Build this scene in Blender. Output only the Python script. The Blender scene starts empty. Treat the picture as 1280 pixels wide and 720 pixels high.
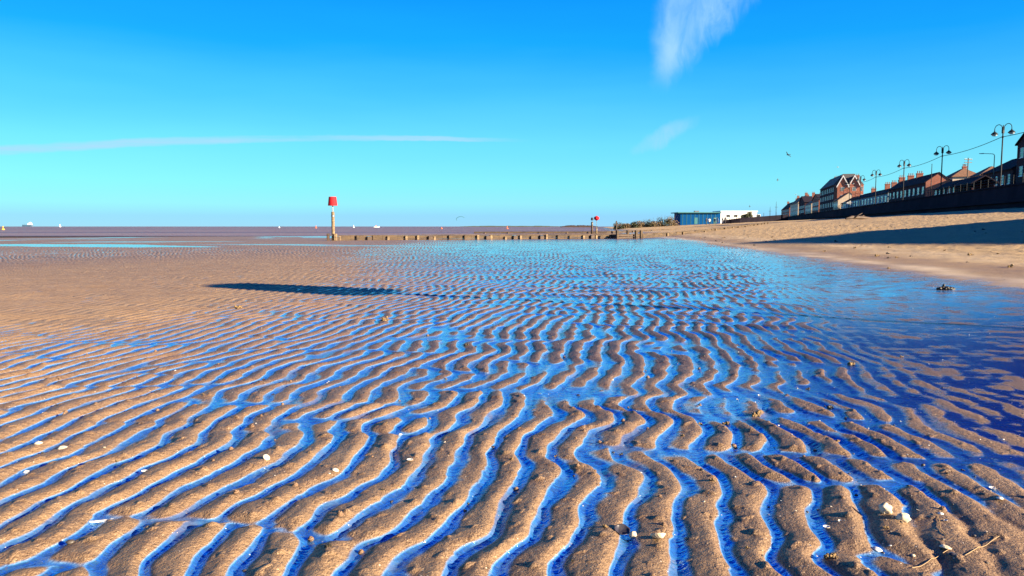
import bpy, bmesh, math, random
import numpy as np
from mathutils import Vector, Matrix

random.seed(7)
SC = bpy.context.scene
COL = SC.collection
PI = math.pi
R = math.radians

# ------------------------------------------------------------------ camera
EYE = 1.0
F = 924.0
PITCH = math.atan(77.0 / F)
cam_d = bpy.data.cameras.new('camera')
cam = bpy.data.objects.new('camera', cam_d)
COL.objects.link(cam)
cam.location = (0, 0, EYE)
cam.rotation_euler = (PI / 2 - PITCH, 0, 0)
cam_d.sensor_width = 36.0
cam_d.lens = F / 1280 * 36.0
cam_d.clip_start = 0.05
cam_d.clip_end = 30000
SC.camera = cam


def ray(px, py):
    a, b = px - 640.0, 360.0 - py
    c, s = math.cos(PITCH), math.sin(PITCH)
    return Vector((a, F * c + b * s, -F * s + b * c))


def on_ground(px, py, z=0.0):
    r = ray(px, py)
    k = (z - EYE) / r.z
    return Vector((r.x * k, r.y * k, z))


def at_depth(px, py, Y):
    r = ray(px, py)
    k = Y / r.y
    return Vector((r.x * k, Y, EYE + r.z * k))


# ------------------------------------------------------------------ sun, sky, exposure
SUN_AZ = R(118.5)          # clockwise from +Y
SUN_EL = R(17.5)
sun_dir = Vector((math.sin(SUN_AZ) * math.cos(SUN_EL), math.cos(SUN_AZ) * math.cos(SUN_EL), math.sin(SUN_EL)))
ld = bpy.data.lights.new('sun', 'SUN')
ld.energy = 5.0
ld.angle = R(0.5)
ld.color = (1.0, 0.83, 0.60)
lo = bpy.data.objects.new('sun', ld)
COL.objects.link(lo)
lo.rotation_euler = (-sun_dir).to_track_quat('-Z', 'Y').to_euler()
SC.view_settings.view_transform = 'Standard'
SC.view_settings.look = 'None'
SC.view_settings.gamma = 1.0
SC.view_settings.use_curve_mapping = False
EXPO = 1.95
SC.view_settings.exposure = EXPO


def lin(r, g, b):
    f = lambda c: (c / 255 / 12.92) if c <= 10 else (((c / 255) + 0.055) / 1.055) ** 2.4
    return (f(r), f(g), f(b), 1.0)


class NT:
    """small node-tree helper"""

    def __init__(self, tree):
        self.t = tree
        self.n = tree.nodes
        self.l = tree.links

    def add(self, kind, **kw):
        n = self.n.new(kind)
        for k, v in kw.items():
            setattr(n, k, v)
        return n

    def put(self, sock, v):
        if hasattr(v, 'is_linked'):
            self.l.new(v, sock)
        else:
            sock.default_value = v

    def m(self, op, a, b=0.0, c=0.0, clamp=False):
        n = self.n.new('ShaderNodeMath')
        n.operation = op
        n.use_clamp = clamp
        for s, v in zip(n.inputs, (a, b, c)):
            self.put(s, v)
        return n.outputs[0]

    def ss(self, x, lo, hi):
        n = self.n.new('ShaderNodeMapRange')
        n.interpolation_type = 'SMOOTHSTEP'
        self.put(n.inputs['Value'], x)
        n.inputs['From Min'].default_value = lo
        n.inputs['From Max'].default_value = hi
        return n.outputs['Result']

    def mix(self, fac, a, b, blend='MIX'):
        n = self.n.new('ShaderNodeMix')
        n.data_type = 'RGBA'
        n.blend_type = blend
        self.put(n.inputs['Factor'], fac)
        self.put(n.inputs['A'], a)
        self.put(n.inputs['B'], b)
        return n.outputs['Result']

    def mixf(self, fac, a, b):
        n = self.n.new('ShaderNodeMix')
        n.data_type = 'FLOAT'
        self.put(n.inputs['Factor'], fac)
        self.put(n.inputs['A'], a)
        self.put(n.inputs['B'], b)
        return n.outputs['Result']

    def noise(self, vec, scale, detail=3.0, rough=0.5, dist=0.0):
        n = self.n.new('ShaderNodeTexNoise')
        if vec is not None:
            self.l.new(vec, n.inputs['Vector'])
        n.inputs['Scale'].default_value = scale
        n.inputs['Detail'].default_value = detail
        n.inputs['Roughness'].default_value = rough
        n.inputs['Distortion'].default_value = dist
        return n.outputs['Fac']

    def mapping(self, vec, scale=(1, 1, 1), rot=(0, 0, 0), loc=(0, 0, 0)):
        n = self.n.new('ShaderNodeMapping')
        self.l.new(vec, n.inputs['Vector'])
        n.inputs['Scale'].default_value = scale
        n.inputs['Rotation'].default_value = rot
        n.inputs['Location'].default_value = loc
        return n.outputs['Vector']

    def ramp(self, fac, stops):
        n = self.n.new('ShaderNodeValToRGB')
        e = n.color_ramp.elements
        while len(e) > 1:
            e.remove(e[-1])
        e[0].position, e[0].color = stops[0]
        for p, c in stops[1:]:
            k = e.new(p)
            k.color = c
        self.l.new(fac, n.inputs['Fac'])
        return n.outputs['Color']


def build_world():
    w = bpy.data.worlds.new('World')
    SC.world = w
    w.use_nodes = True
    N = NT(w.node_tree)
    N.n.clear()
    out = N.add('ShaderNodeOutputWorld')
    bg = N.add('ShaderNodeBackground')
    bg.inputs['Strength'].default_value = 0.1
    N.l.new(bg.outputs[0], out.inputs[0])
    sky = N.add('ShaderNodeTexSky', sky_type='NISHITA', sun_disc=False, sun_elevation=SUN_EL, sun_rotation=SUN_AZ)
    tc = N.add('ShaderNodeTexCoord')
    sep = N.add('ShaderNodeSeparateXYZ')
    N.l.new(tc.outputs['Generated'], sep.inputs[0])
    x, y, z = sep.outputs
    zc = N.m('MAXIMUM', z, 0.0)
    wob = N.noise(N.mapping(tc.outputs['Generated'], (1.3, 1.3, 9)), 2.0, 3)
    zc2 = N.m('MULTIPLY', zc, N.m('MULTIPLY_ADD', wob, 0.22, 0.89))
    p = N.m('SQRT', zc2)
    S = lambda deg: math.sqrt(math.sin(R(deg)))
    stops = [(0.0, lin(160, 218, 250)), (S(0.8), lin(150, 220, 255)), (S(1.7), lin(150, 240, 255)), (S(3.2), lin(135, 243, 255)),
             (S(6), lin(112, 228, 255)), (S(9.5), lin(72, 200, 255)), (S(13), lin(14, 172, 255)), (S(17.5), lin(0, 150, 255)),
             (S(23), lin(0, 118, 242)), (S(31), lin(0, 78, 205)), (S(42), lin(0, 50, 160)), (S(60), lin(0, 44, 132)), (1.0, lin(0, 42, 125))]
    col = N.ramp(p, stops)
    # brighter towards the sea (left), as in the photograph
    up = N.m('MULTIPLY', x, -0.16)
    k = N.m('ADD', 1.0, up)
    comb = N.add('ShaderNodeCombineXYZ')
    N.put(comb.inputs[0], k); N.put(comb.inputs[1], k); comb.inputs[2].default_value = 1.0
    col = N.mix(1.0, col, comb.outputs[0], 'MULTIPLY')
    # thin cirrus and an old contrail, placed by direction
    yy = N.m('MAXIMUM', y, 0.05)
    U = N.m('DIVIDE', x, yy)
    V = N.m('DIVIDE', z, yy)
    uv = N.add('ShaderNodeCombineXYZ')
    N.l.new(U, uv.inputs[0]); N.l.new(V, uv.inputs[1])
    nz = N.m('SUBTRACT', N.noise(uv.outputs[0], 22.0, 4, 0.55), 0.5)
    nz2 = N.m('SUBTRACT', N.noise(N.mapping(uv.outputs[0], (1, 0.35, 1), (0, 0, R(-28))), 30.0, 5, 0.62), 0.5)
    Un = N.m('MULTIPLY_ADD', nz, 0.030, U)
    Vn = N.m('MULTIPLY_ADD', nz2, 0.022, V)
    nz3 = N.m('SUBTRACT', N.noise(N.mapping(uv.outputs[0], (5, 60, 1)), 1.0, 4, 0.6), 0.5)
    nz4 = N.m('SUBTRACT', N.noise(N.mapping(uv.outputs[0], (46, 20, 1), (0, 0, R(-30))), 1.0, 5, 0.62, 0.8), 0.5)
    front = N.ss(y, 0.02, 0.2)
    # plume: left edge U~0.19, lower right edge from (0.235,0.185) to (0.33,0.30)
    a1 = N.ss(Un, 0.180, 0.208)
    edge = N.m('SUBTRACT', Vn, N.m('MULTIPLY_ADD', Un, 1.0, -0.027))
    a2 = N.ss(N.m('MULTIPLY_ADD', nz4, 0.05, edge), -0.012, 0.055)
    a3 = N.ss(Vn, 0.165, 0.215)
    body = N.m('MULTIPLY', N.m('MULTIPLY', a1, a2), a3)
    body = N.m('MULTIPLY', body, N.ss(Vn, 0.60, 0.3))
    tex = N.m('ADD', N.m('MULTIPLY_ADD', nz2, 0.9, 0.55), N.m('MULTIPLY', nz4, 0.9), clamp=True)
    tip = N.m('MULTIPLY', N.ss(Vn, 0.27, 0.20), 0.6)
    plume = N.m('MULTIPLY', body, N.m('ADD', tex, tip, clamp=True))
    # small wisp below it
    du = N.m('DIVIDE', N.m('SUBTRACT', Un, 0.203), 0.042)
    dv = N.m('DIVIDE', N.m('SUBTRACT', N.m('MULTIPLY_ADD', Un, -0.45, Vn), 0.030), 0.015)
    r2 = N.m('ADD', N.m('MULTIPLY', du, du), N.m('MULTIPLY', dv, dv))
    wisp = N.m('MULTIPLY', N.ss(r2, 1.3, 0.0), N.m('ADD', N.m('MULTIPLY_ADD', nz2, 0.9, 0.42), N.m('MULTIPLY', nz4, 0.7), clamp=True))
    # contrail
    c0 = N.m('MULTIPLY_ADD', N.m('MULTIPLY', N.m('ADD', U, 0.20), N.m('ADD', U, 0.20)), -0.07, 0.1175)
    cw = N.m('MULTIPLY_ADD', U, -0.006, 0.0026)
    ct = N.m('DIVIDE', N.m('SUBTRACT', N.m('MULTIPLY_ADD', nz, 0.006, V), c0), cw)
    trail = N.m('MULTIPLY', N.ss(N.m('MULTIPLY', ct, ct), 1.6, 0.0), N.ss(U, 0.035, -0.10))
    trail = N.m('MULTIPLY', trail, N.m('MULTIPLY_ADD', nz3, 2.2, 0.62, clamp=True))
    vf = N.m('MULTIPLY', N.m('ADD', N.m('ADD', N.m('MULTIPLY', plume, 0.85), N.m('MULTIPLY', wisp, 0.95)), trail, clamp=True), front)
    col = N.mix(vf, col, lin(172, 224, 255))
    # scale so that the ramp shows as authored at this exposure (strength 0.1)
    sc_ = 10.0 / (2 ** EXPO)
    scaled = N.add('ShaderNodeVectorMath', operation='SCALE')
    N.l.new(col, scaled.inputs[0])
    scaled.inputs['Scale'].default_value = sc_
    fin = N.mix(0.008, scaled.outputs[0], sky.outputs[0])
    N.l.new(fin, bg.inputs['Color'])


build_world()


# ------------------------------------------------------------------ numpy noise
def _hash(ix, iy, seed):
    h = (ix.astype(np.int64) * 374761393 + iy.astype(np.int64) * 668265263 + seed * 1274126177) & 0xFFFFFFFF
    h = ((h ^ (h >> 13)) * 1274126177) & 0xFFFFFFFF
    return ((h ^ (h >> 16)) & 0xFFFFFF).astype(np.float32) / float(0xFFFFFF)


def vn(x, y, seed=0):
    """gradient noise, about -1..1"""
    ix, iy = np.floor(x), np.floor(y)
    fx, fy = (x - ix).astype(np.float32), (y - iy).astype(np.float32)
    ux, uy = fx * fx * fx * (fx * (fx * 6 - 15) + 10), fy * fy * fy * (fy * (fy * 6 - 15) + 10)

    def g(dx, dy):
        a = _hash(ix + dx, iy + dy, seed) * (2 * np.pi)
        return np.cos(a) * (fx - dx) + np.sin(a) * (fy - dy)
    n00, n10, n01, n11 = g(0, 0), g(1, 0), g(0, 1), g(1, 1)
    return 1.5 * ((n00 * (1 - ux) + n10 * ux) * (1 - uy) + (n01 * (1 - ux) + n11 * ux) * uy)


def fbm(x, y, seed=0, o=3):
    s, a, t = 0, 1.0, 0
    for i in range(o):
        s = s + a * vn(x * 2 ** i, y * 2 ** i, seed + 17 * i)
        t += a
        a *= 0.5
    return s / t


def sst(x, lo, hi):
    t = np.clip((x - lo) / (hi - lo), 0, 1)
    return t * t * (3 - 2 * t)


# ------------------------------------------------------------------ terrain
WALL_X0, WALL_K = 36.0, 0.28      # sea wall foot: x = 36 + 0.28 y


def beach_s(x, y):
    d = (WALL_X0 + WALL_K * y - x) / 1.0385
    df = 30.3 + 0.19 * np.clip(y, -20, 600)
    return 1 - d / df


def macro(x, y):
    """height of the beach without ripples"""
    x = np.asarray(x, float); y = np.asarray(y, float)
    s = beach_s(x, y)
    s = s + 0.03 * fbm(x / 9 + 3, y / 14, 5, 2) * sst(y, 0, 20)
    zb = 3.3 * np.clip(s, 0, 1.0) ** 1.25
    zb = zb * (1 + 0.55 * sst(y, 110, 240) * (1 - np.clip(s, 0, 1)))
    zb = zb + 0.05 * fbm(x / 3.1, y / 3.1, 9, 3) * sst(zb, 0.1, 0.8)
    zb = zb + 0.034 * fbm(x / 0.42, y / 0.42, 13, 3) * sst(zb, 0.08, 0.5) * (1 - sst(y, 60, 110))
    # flats fall gently seaward
    fall = -0.0030 * np.clip(y - 55, 0, 1e9) - 0.0035 * np.clip(-x - 12, 0, 1e9) * sst(y, 30, 80)
    fall = fall - 0.10 * fbm(x / 34 + 7, y / 11, 15, 3) * sst(y, 62, 110)
    fall = np.maximum(fall, -1.6) * (1 - sst(zb, 0.0, 0.5))
    return zb + fall


def ripple_phase(x, y):
    c, s_ = math.cos(R(8.6)), math.sin(R(8.6))
    u = x * c - y * s_
    v = x * s_ + y * c
    # meander, coherent over several crests
    m1 = vn(u / 1.6 + 11, v / 0.9, 31)
    m2 = vn(u / 0.8 + 5, v / 0.40, 37)
    amp = 0.5 + 0.5 * sst(u, -2.2, -0.2)
    far = 1 + 0.5 * sst(v, 5, 12)
    u2 = u + amp * far * (0.022 * np.sin(2 * np.pi * v / 0.95 + 4.0 * vn(u / 2.2, v / 2.2, 41)) + 0.055 * m1 + 0.036 * m2)
    u2 = u2 + 0.021 * vn(x / 0.15, y / 0.17, 43) * sst(-v, -14, -6)
    rng = np.random.RandomState(5)
    k0 = 2 * np.pi / 0.150
    Z = np.zeros(x.shape, np.complex64)
    for j in range(26):
        th = rng.normal(0, 0.12)
        kk = k0 * (1 + rng.normal(0, 0.06))
        a = rng.uniform(0.6, 1.0)
        ph = rng.uniform(0, 2 * np.pi)
        Z += (a * np.exp(1j * (kk * (math.cos(th) * u2 + math.sin(th) * v) + ph))).astype(np.complex64)
    Z += 1.5 * np.exp(1j * (k0 * u2)).astype(np.complex64)
    return np.angle(Z), np.clip(np.abs(Z) / 3.2, 0.0, 1.0), u, v


def surface(x, y):
    """returns z, wet, damp, calm (arrays)"""
    x = np.asarray(x, float); y = np.asarray(y, float)
    mz = macro(x, y)
    th, mag, u, v = ripple_phase(x, y)
    sk = 0.55
    psi = th + sk * (1 - np.cos(th))
    p = (0.5 + 0.5 * np.cos(psi))
    p = p ** 0.92
    # cross cuts: short saddles through the crests
    cut = vn(u / 0.55 + 0.7 * np.sin(v * 2), v / 0.95, 53)
    cutm = sst(cut, 0.18, 0.62) * (0.35 + 0.65 * sst(u, -2.0, -0.3))
    p = p * (0.30 + 0.70 * sst(mag, 0.05, 0.8)) * (1 + 0.28 * vn(u / 0.5, v / 0.6, 73)) * (1 - 0.40 * cutm) + 0.13 * fbm(x * 12, y * 12, 77, 3) + 0.20 * vn(x * 4.3, y * 2.6, 78) + 0.10 * vn(x * 9, y * 6, 79)
    ly = np.log(np.maximum(y, 0.5))
    # drier bank on the left
    D = np.exp(-((x + 7.5) / 4.6) ** 2 - ((ly - math.log(12.0)) / 0.62) ** 2)
    D = np.clip(D * 1.9 + 0.35 * D * fbm(x / 1.6, y / 1.6, 61, 2), 0, 1)
    lown = fbm(x / 1.1 + 9, y / 1.7, 63, 3)
    # smooth wet apron on the right
    xr = 1.00 + 0.245 * y
    wr = 0.45 + 0.09 * y
    Rr = sst(x + 0.25 * wr * lown, xr - 0.3 * wr, xr + wr)
    A = 0.0255 * (1 - 0.62 * D) * (1 - 0.80 * Rr) * (1 - 0.75 * sst(y, 28, 62)) * (1 + 0.18 * vn(x / 1.3, y / 1.3, 71))
    A = A * (1 - sst(mz, 0.0, 0.12))
    W = 0.485 + 0.20 * lown
    W = W - 0.16 * sst(-x, 0.7, 2.2) * sst(-y, -5.0, -3.5)
    W = W + 0.12 * sst(y, 2.6, 5) * sst(x, -2.2, -0.5) + 0.13 * sst(y, 6, 18) * sst(x, -5, -1) + 0.06 * sst(y, 18, 40)
    W = W - 0.62 * D - 0.42 * sst(-x, 3.5, 9) * sst(y, 13, 20)
    bank = np.exp(-((x - 1.80) / 0.62) ** 2 - ((y - 2.05) / 0.42) ** 2)
    A = A * (1 - 0.70 * bank)
    W = W - 0.75 * bank
    side = sst(x + 0.35 * lown, 0.75 + 0.12 * y, 1.55 + 0.26 * y) * sst(y, 2.55, 2.95)
    W = W + 0.24 * side * (1 - sst(y, 6, 9))
    lumps = 0.020 * np.clip(fbm(x / 0.075, y / 0.075, 109, 2) - 0.30, 0, 1) * sst(-y, -9, -3) * (0.4 + p)
    h = A * p + lumps + (0.013 + 0.016 * fbm(x / 0.22, y / 0.22, 107, 3)) * bank
    wl = A * np.clip(W, -0.3, 1.0)
    soft = np.maximum(0.30 * A, 1e-5)
    wet = sst((wl - h) / soft, -0.55, 0.9)
    # apron bumps and film
    nb = fbm(x / 0.34 + 2, y / 0.55, 81, 3) + 0.55 * (p - 0.5) * (1 - sst(x, xr + wr, xr + 2.5 * wr))
    nb = nb + 0.35 * fbm(x / 0.07, y / 0.07, 111, 3)
    hb = 0.010 * (nb * (1 - 0.75 * sst(y, 3.5, 5.5)) + 0.55 * fbm(x / 0.34, y / 0.16, 87, 3) * sst(y, 3, 5)) * (1 - 0.5 * sst(y, 4, 9))
    thr = 0.10 + 0.05 * sst(y, 3.2, 6.5) + 0.15 * lown
    bank2 = np.exp(-((x - 4.2) / 1.6) ** 2 - ((y - 3.4) / 0.9) ** 2)
    thr = thr - 1.3 * bank - 0.5 * bank2
    wlb = 0.010 * thr * (1 - 0.6 * sst(y, 4, 9))
    wetb = sst((wlb - hb) / 0.0022, -0.6, 0.9)
    toe = 1 - sst(mz + 0.05 * lown, 0.015, 0.20)
    wetb = wetb * toe
    zr = np.maximum(hb, wlb * toe + hb * (1 - toe)) + 0.0008 * fbm(x / 0.10, y / 0.16, 89, 2)
    lump = 0.017 * np.clip(fbm(x / 0.30, y / 0.34, 101, 3), 0, 1) * sst(y, 7, 15) * (1 - sst(y, 45, 70)) * (0.3 + 0.7 * D)
    h = h + lump * (1 - Rr)
    zl = np.where(h > wl, h, np.maximum(h, wl - 0.85 * A * (0.6 + 0.4 * fbm(x / 0.5, y / 0.5, 85, 2)))) + 0.0013 * wet * (vn(x * 13 - y * 9, y * 20 + x * 8, 83) + 0.8 * vn(x * 26 - y * 18, y * 44 + x * 16, 84)) * sst(-y, -9, -4)
    z = zl * (1 - Rr) + zr * Rr
    wt = wet * (1 - Rr) + wetb * Rr
    # long pools and glossy streaks far out on the left
    fl = sst(y, 26, 40)
    pl = fbm(x / 16, y / 5.5 + 3, 91, 3)
    streak = sst(pl, 0.10, 0.34)
    pool = np.exp(-((x + 22) / 8.5) ** 2 - ((y - 37.5 + 0.32 * (x + 19) + 1.3 * fbm(x / 5, y / 5, 103, 2)) / (2.4 + 0.8 * fbm(x / 3, y / 3, 105, 2))) ** 2)
    pool2 = np.exp(-((x + 21) / 15) ** 2 - ((y - 78) / 15) ** 2) * (0.8 + 0.9 * fbm(x / 9, y / 9, 95, 3))
    pool3 = np.exp(-((x + 11) / 7.5) ** 2 - ((y - 30) / 5) ** 2) * (0.22 + 1.6 * fbm(x / 1.0, y / 2.0, 97, 3))
    wfar = np.clip(sst(pool, 0.35, 0.55) + sst(pool2, 0.5, 0.75) + 0.5 * sst(pool3, 0.5, 0.9) + 0.35 * streak * (1 - sst(x, -6, 8)), 0, 1)
    wt = wt * (1 - 0.75 * sst(y, 44, 60)) * (1 - fl * sst(-x, 3, 9)) + wfar * fl
    wt = np.clip(wt, 0, 1) * (1 - sst(mz, 0.03, 0.18))
    damp = 1 - sst(mz + 0.10 * lown, 0.02, 0.42)
    damp = damp * (1 - 0.20 * D) + 0.95 * sst(y, 2.6, 6.0) * sst(x, -4.5, -1.0) * (1 - sst(mz, 0.0, 0.10)) * (1 - D)
    sb = beach_s(x, y) + 0.012 * lown
    strand = (np.exp(-((sb - 0.075) / 0.012) ** 2) + 0.7 * np.exp(-((sb - 0.14) / 0.02) ** 2)) * np.clip(0.55 + 0.9 * fbm(x / 0.9, y / 1.6, 99, 3), 0, 1)
    navy_sheen = np.maximum(Rr, side) * (1 - sst(y + 0.8 * lown, 5.5, 11.5))  # mask for the dark navy painted into the right-hand wet sand
    return mz + z, wt, damp, navy_sheen, strand


def add_float_attr(me, name, arr):
    a = me.attributes.new(name, 'FLOAT', 'POINT')
    a.data.foreach_set('value', np.ascontiguousarray(arr, np.float32).ravel())


def grid_mesh(name, X, Y, Z):
    nr, nc = X.shape
    me = bpy.data.meshes.new(name)
    co = np.stack([X, Y, Z], -1).astype(np.float32).reshape(-1, 3)
    me.vertices.add(nr * nc)
    me.vertices.foreach_set('co', co.ravel())
    i = np.arange((nr - 1) * (nc - 1))
    r, c = i // (nc - 1), i % (nc - 1)
    a = r * nc + c
    quads = np.stack([a, a + 1, a + nc + 1, a + nc], -1).astype(np.int32)
    nf = len(quads)
    me.loops.add(nf * 4)
    me.loops.foreach_set('vertex_index', quads.ravel())
    me.polygons.add(nf)
    me.polygons.foreach_set('loop_start', np.arange(0, nf * 4, 4, dtype=np.int32))
    me.polygons.foreach_set('use_smooth', np.ones(nf, bool))
    me.update(calc_edges=True)
    return me


def sand_material():
    m = bpy.data.materials.new('sand')
    m.use_nodes = True
    N = NT(m.node_tree)
    b = N.n['Principled BSDF']
    at = lambda nm: N.add('ShaderNodeAttribute', attribute_name=nm).outputs['Fac']
    wet, damp, navy_sheen = at('wet'), at('damp'), at('navy_sheen')
    tc = N.add('ShaderNodeTexCoord').outputs['Object']
    geo = N.add('ShaderNodeNewGeometry')
    g1 = N.noise(tc, 320.0, 3, 0.7)
    g2 = N.noise(tc, 38.0, 4, 0.6)
    g3 = N.noise(tc, 2.3, 4, 0.6)
    g4 = N.noise(tc, 0.21, 3, 0.6)
    # base colour
    dry = N.mix(g3, (0.56, 0.39, 0.195, 1), (0.43, 0.29, 0.14, 1))
    dmp = N.mix(N.ss(g3, 0.3, 0.7), (0.255, 0.158, 0.080, 1), (0.190, 0.114, 0.061, 1))
    base = N.mix(N.m('MINIMUM', damp, 1.0), dry, dmp)
    base = N.mix(N.m('SUBTRACT', damp, 1.0, clamp=True), base, (0.100, 0.058, 0.047, 1))
    base = N.mix(N.ss(g2, 0.50, 0.80), base, N.mix(1.0, base, (0.62, 0.58, 0.56, 1), 'MULTIPLY'))
    base = N.mix(N.m('MULTIPLY', N.ss(g1, 0.56, 0.74), 0.55), base, (0.70, 0.50, 0.30, 1))
    base = N.mix(N.m('MULTIPLY', N.ss(g1, 0.44, 0.28), 0.7), base, N.mix(1.0, base, (0.35, 0.32, 0.32, 1), 'MULTIPLY'))
    base = N.mix(N.m('MULTIPLY', N.ss(g4, 0.35, 0.7), 0.35), base, N.mix(1.0, base, (0.72, 0.70, 0.74, 1), 'MULTIPLY'))
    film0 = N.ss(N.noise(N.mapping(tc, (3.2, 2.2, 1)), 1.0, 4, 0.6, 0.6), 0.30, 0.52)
    wet_refl = N.mix(navy_sheen, N.mix(film0, (0.11, 0.13, 0.24, 1), (0.11, 0.40, 0.82, 1)), (0.008, 0.035, 0.22, 1))  # sky reflection painted into wet sand: blue in troughs, dark navy at right
    base = N.mix(N.ss(wet, 0.1, 0.9), base, wet_refl)
    g5 = N.noise(tc, 9.0, 5, 0.65)
    dryk = N.m('SUBTRACT', 1.0, damp, clamp=True)
    base = N.mix(N.m('MULTIPLY', N.ss(g5, 0.52, 0.72), N.m('MULTIPLY_ADD', dryk, 0.45, 0.25)), base, N.mix(1.0, base, (0.45, 0.43, 0.44, 1), 'MULTIPLY'))
    base = N.mix(N.m('MULTIPLY', at('strand'), 0.75), base, (0.74, 0.58, 0.36, 1))
    g6 = N.noise(tc, 110.0, 2, 0.6)
    base = N.mix(N.m('MULTIPLY', N.ss(g6, 0.62, 0.74), 0.6), base, (0.62, 0.46, 0.28, 1))
    base = N.mix(N.m('MULTIPLY', N.ss(g6, 0.38, 0.27), 0.65), base, (0.055, 0.036, 0.025, 1))
    # crumbs of shell
    vor = N.add('ShaderNodeTexVoronoi')
    N.l.new(tc, vor.inputs['Vector'])
    vor.inputs['Scale'].default_value = 55.0
    vsep = N.add('ShaderNodeSeparateColor')
    N.l.new(vor.outputs['Color'], vsep.inputs[0])
    crumb = N.m('MULTIPLY', N.ss(vor.outputs['Distance'], 0.16, 0.10), N.m('GREATER_THAN', vsep.outputs[0], N.mixf(navy_sheen, 0.93, 0.86)))
    base = N.mix(crumb, base, (0.62, 0.55, 0.46, 1))
    N.l.new(base, b.inputs['Base Color'])
    film = N.ss(N.noise(N.mapping(tc, (3.2, 2.2, 1)), 1.0, 4, 0.6, 0.6), 0.30, 0.52)
    wetk = N.m('MULTIPLY', wet, N.m('SUBTRACT', 1.0, crumb))
    rough = N.mixf(N.ss(wetk, 0.03, 0.40), N.mixf(N.m('MINIMUM', damp, 1.0), 0.85, N.mixf(g3, 0.38, 0.60)), N.mixf(navy_sheen, 0.10, 0.16))
    N.l.new(rough, b.inputs['Roughness'])
    N.l.new(N.mix(wet, (1, 1, 1, 1), N.mix(navy_sheen, (0.85, 1.0, 1.0, 1), (0.04, 0.15, 0.52, 1))), b.inputs['Specular Tint'])
    N.l.new(N.mixf(wetk, N.mixf(N.m('MINIMUM', damp, 1.0), 1.3, 1.42), N.mixf(navy_sheen, 1.6, 1.5)), b.inputs['IOR'])
    N.l.new(N.m('MULTIPLY', N.ss(wetk, 0.38, 0.95), N.mixf(navy_sheen, N.m('MULTIPLY_ADD', film, 0.56, 0.28), 0.80)), b.inputs['Metallic'])
    # relief: grains and pits on bare sand, fine capillary ripples in the wet troughs
    grain = N.m('SUBTRACT', N.m('ADD', N.m('MULTIPLY', N.noise(tc, 140.0, 3, 0.65), 0.7), N.m('MULTIPLY', g2, 1.4)), 1.05)
    cap = N.noise(N.mapping(tc, (14, 34, 1), (0, 0, R(-24))), 1.0, 3, 0.55, 0.4)
    sepp = N.add('ShaderNodeSeparateXYZ')
    N.l.new(geo.outputs['Position'], sepp.inputs[0])
    farf = N.ss(sepp.outputs[1], 9, 2.5)
    hgt = N.mixf(wet, N.m('MULTIPLY', grain, 0.0115), N.m('MULTIPLY', N.m('SUBTRACT', cap, 0.5), N.mixf(navy_sheen, N.mixf(farf, 0.0035, 0.0115), 0.0075)))
    bump = N.add('ShaderNodeBump')
    bump.inputs['Distance'].default_value = 1.0
    N.put(bump.inputs['Strength'], N.mixf(farf, 0.6, 1.0))
    N.l.new(hgt, bump.inputs['Height'])
    N.l.new(bump.outputs[0], b.inputs['Normal'])
    return m


def ground():
    q = np.concatenate([np.arange(800, 460, -4.0), np.arange(460, 130, -0.62), np.arange(130, 14, -0.30), np.geomspace(14, 0.16, 70)])
    yrow = EYE * F / q
    step = 0.00115
    t_in = np.arange(-0.735, 0.735, step)
    t_out = np.geomspace(0.735, 2.4, 90)
    t = np.concatenate([-t_out[::-1], t_in, t_out])
    T, Yg = np.meshgrid(t, yrow)
    Xg = T * Yg
    keep_x = np.clip(Xg, -9000, WALL_X0 + WALL_K * Yg + 6)
    Xg = keep_x
    Z, wet, damp, navy_sheen, strand = surface(Xg, Yg)
    global STRAND
    STRAND = strand
    me = grid_mesh('beach', Xg, Yg, Z)
    add_float_attr(me, 'wet', wet)
    add_float_attr(me, 'damp', damp)
    add_float_attr(me, 'navy_sheen', navy_sheen)
    add_float_attr(me, 'strand', strand)
    ob = bpy.data.objects.new('beach', me)
    COL.objects.link(ob)
    ob['kind'] = 'structure'
    SAND = sand_material()
    me.materials.append(SAND)
    # the rest of the beach, beside and behind the photographer, a few cm lower so that the two never share a plane
    xs = np.concatenate([np.geomspace(900, 60, 16) * -1, np.arange(-56, 110, 2.0)])
    ys = np.concatenate([np.arange(-90, 40, 2.0), np.geomspace(42, 330, 24)])
    XX, YY = np.meshgrid(xs, ys)
    XX = np.minimum(XX, WALL_X0 + WALL_K * YY + 6)
    ZZ = macro(XX, YY) - 0.03
    me2 = grid_mesh('sand_flat', XX, YY, ZZ)
    add_float_attr(me2, 'wet', np.zeros(XX.shape))
    add_float_attr(me2, 'damp', 1 - sst(ZZ, 0.0, 0.4))
    add_float_attr(me2, 'navy_sheen', np.zeros(XX.shape))
    o2 = bpy.data.objects.new('sand_flat', me2)
    COL.objects.link(o2)
    o2['kind'] = 'structure'
    me2.materials.append(SAND)


ground()


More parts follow.
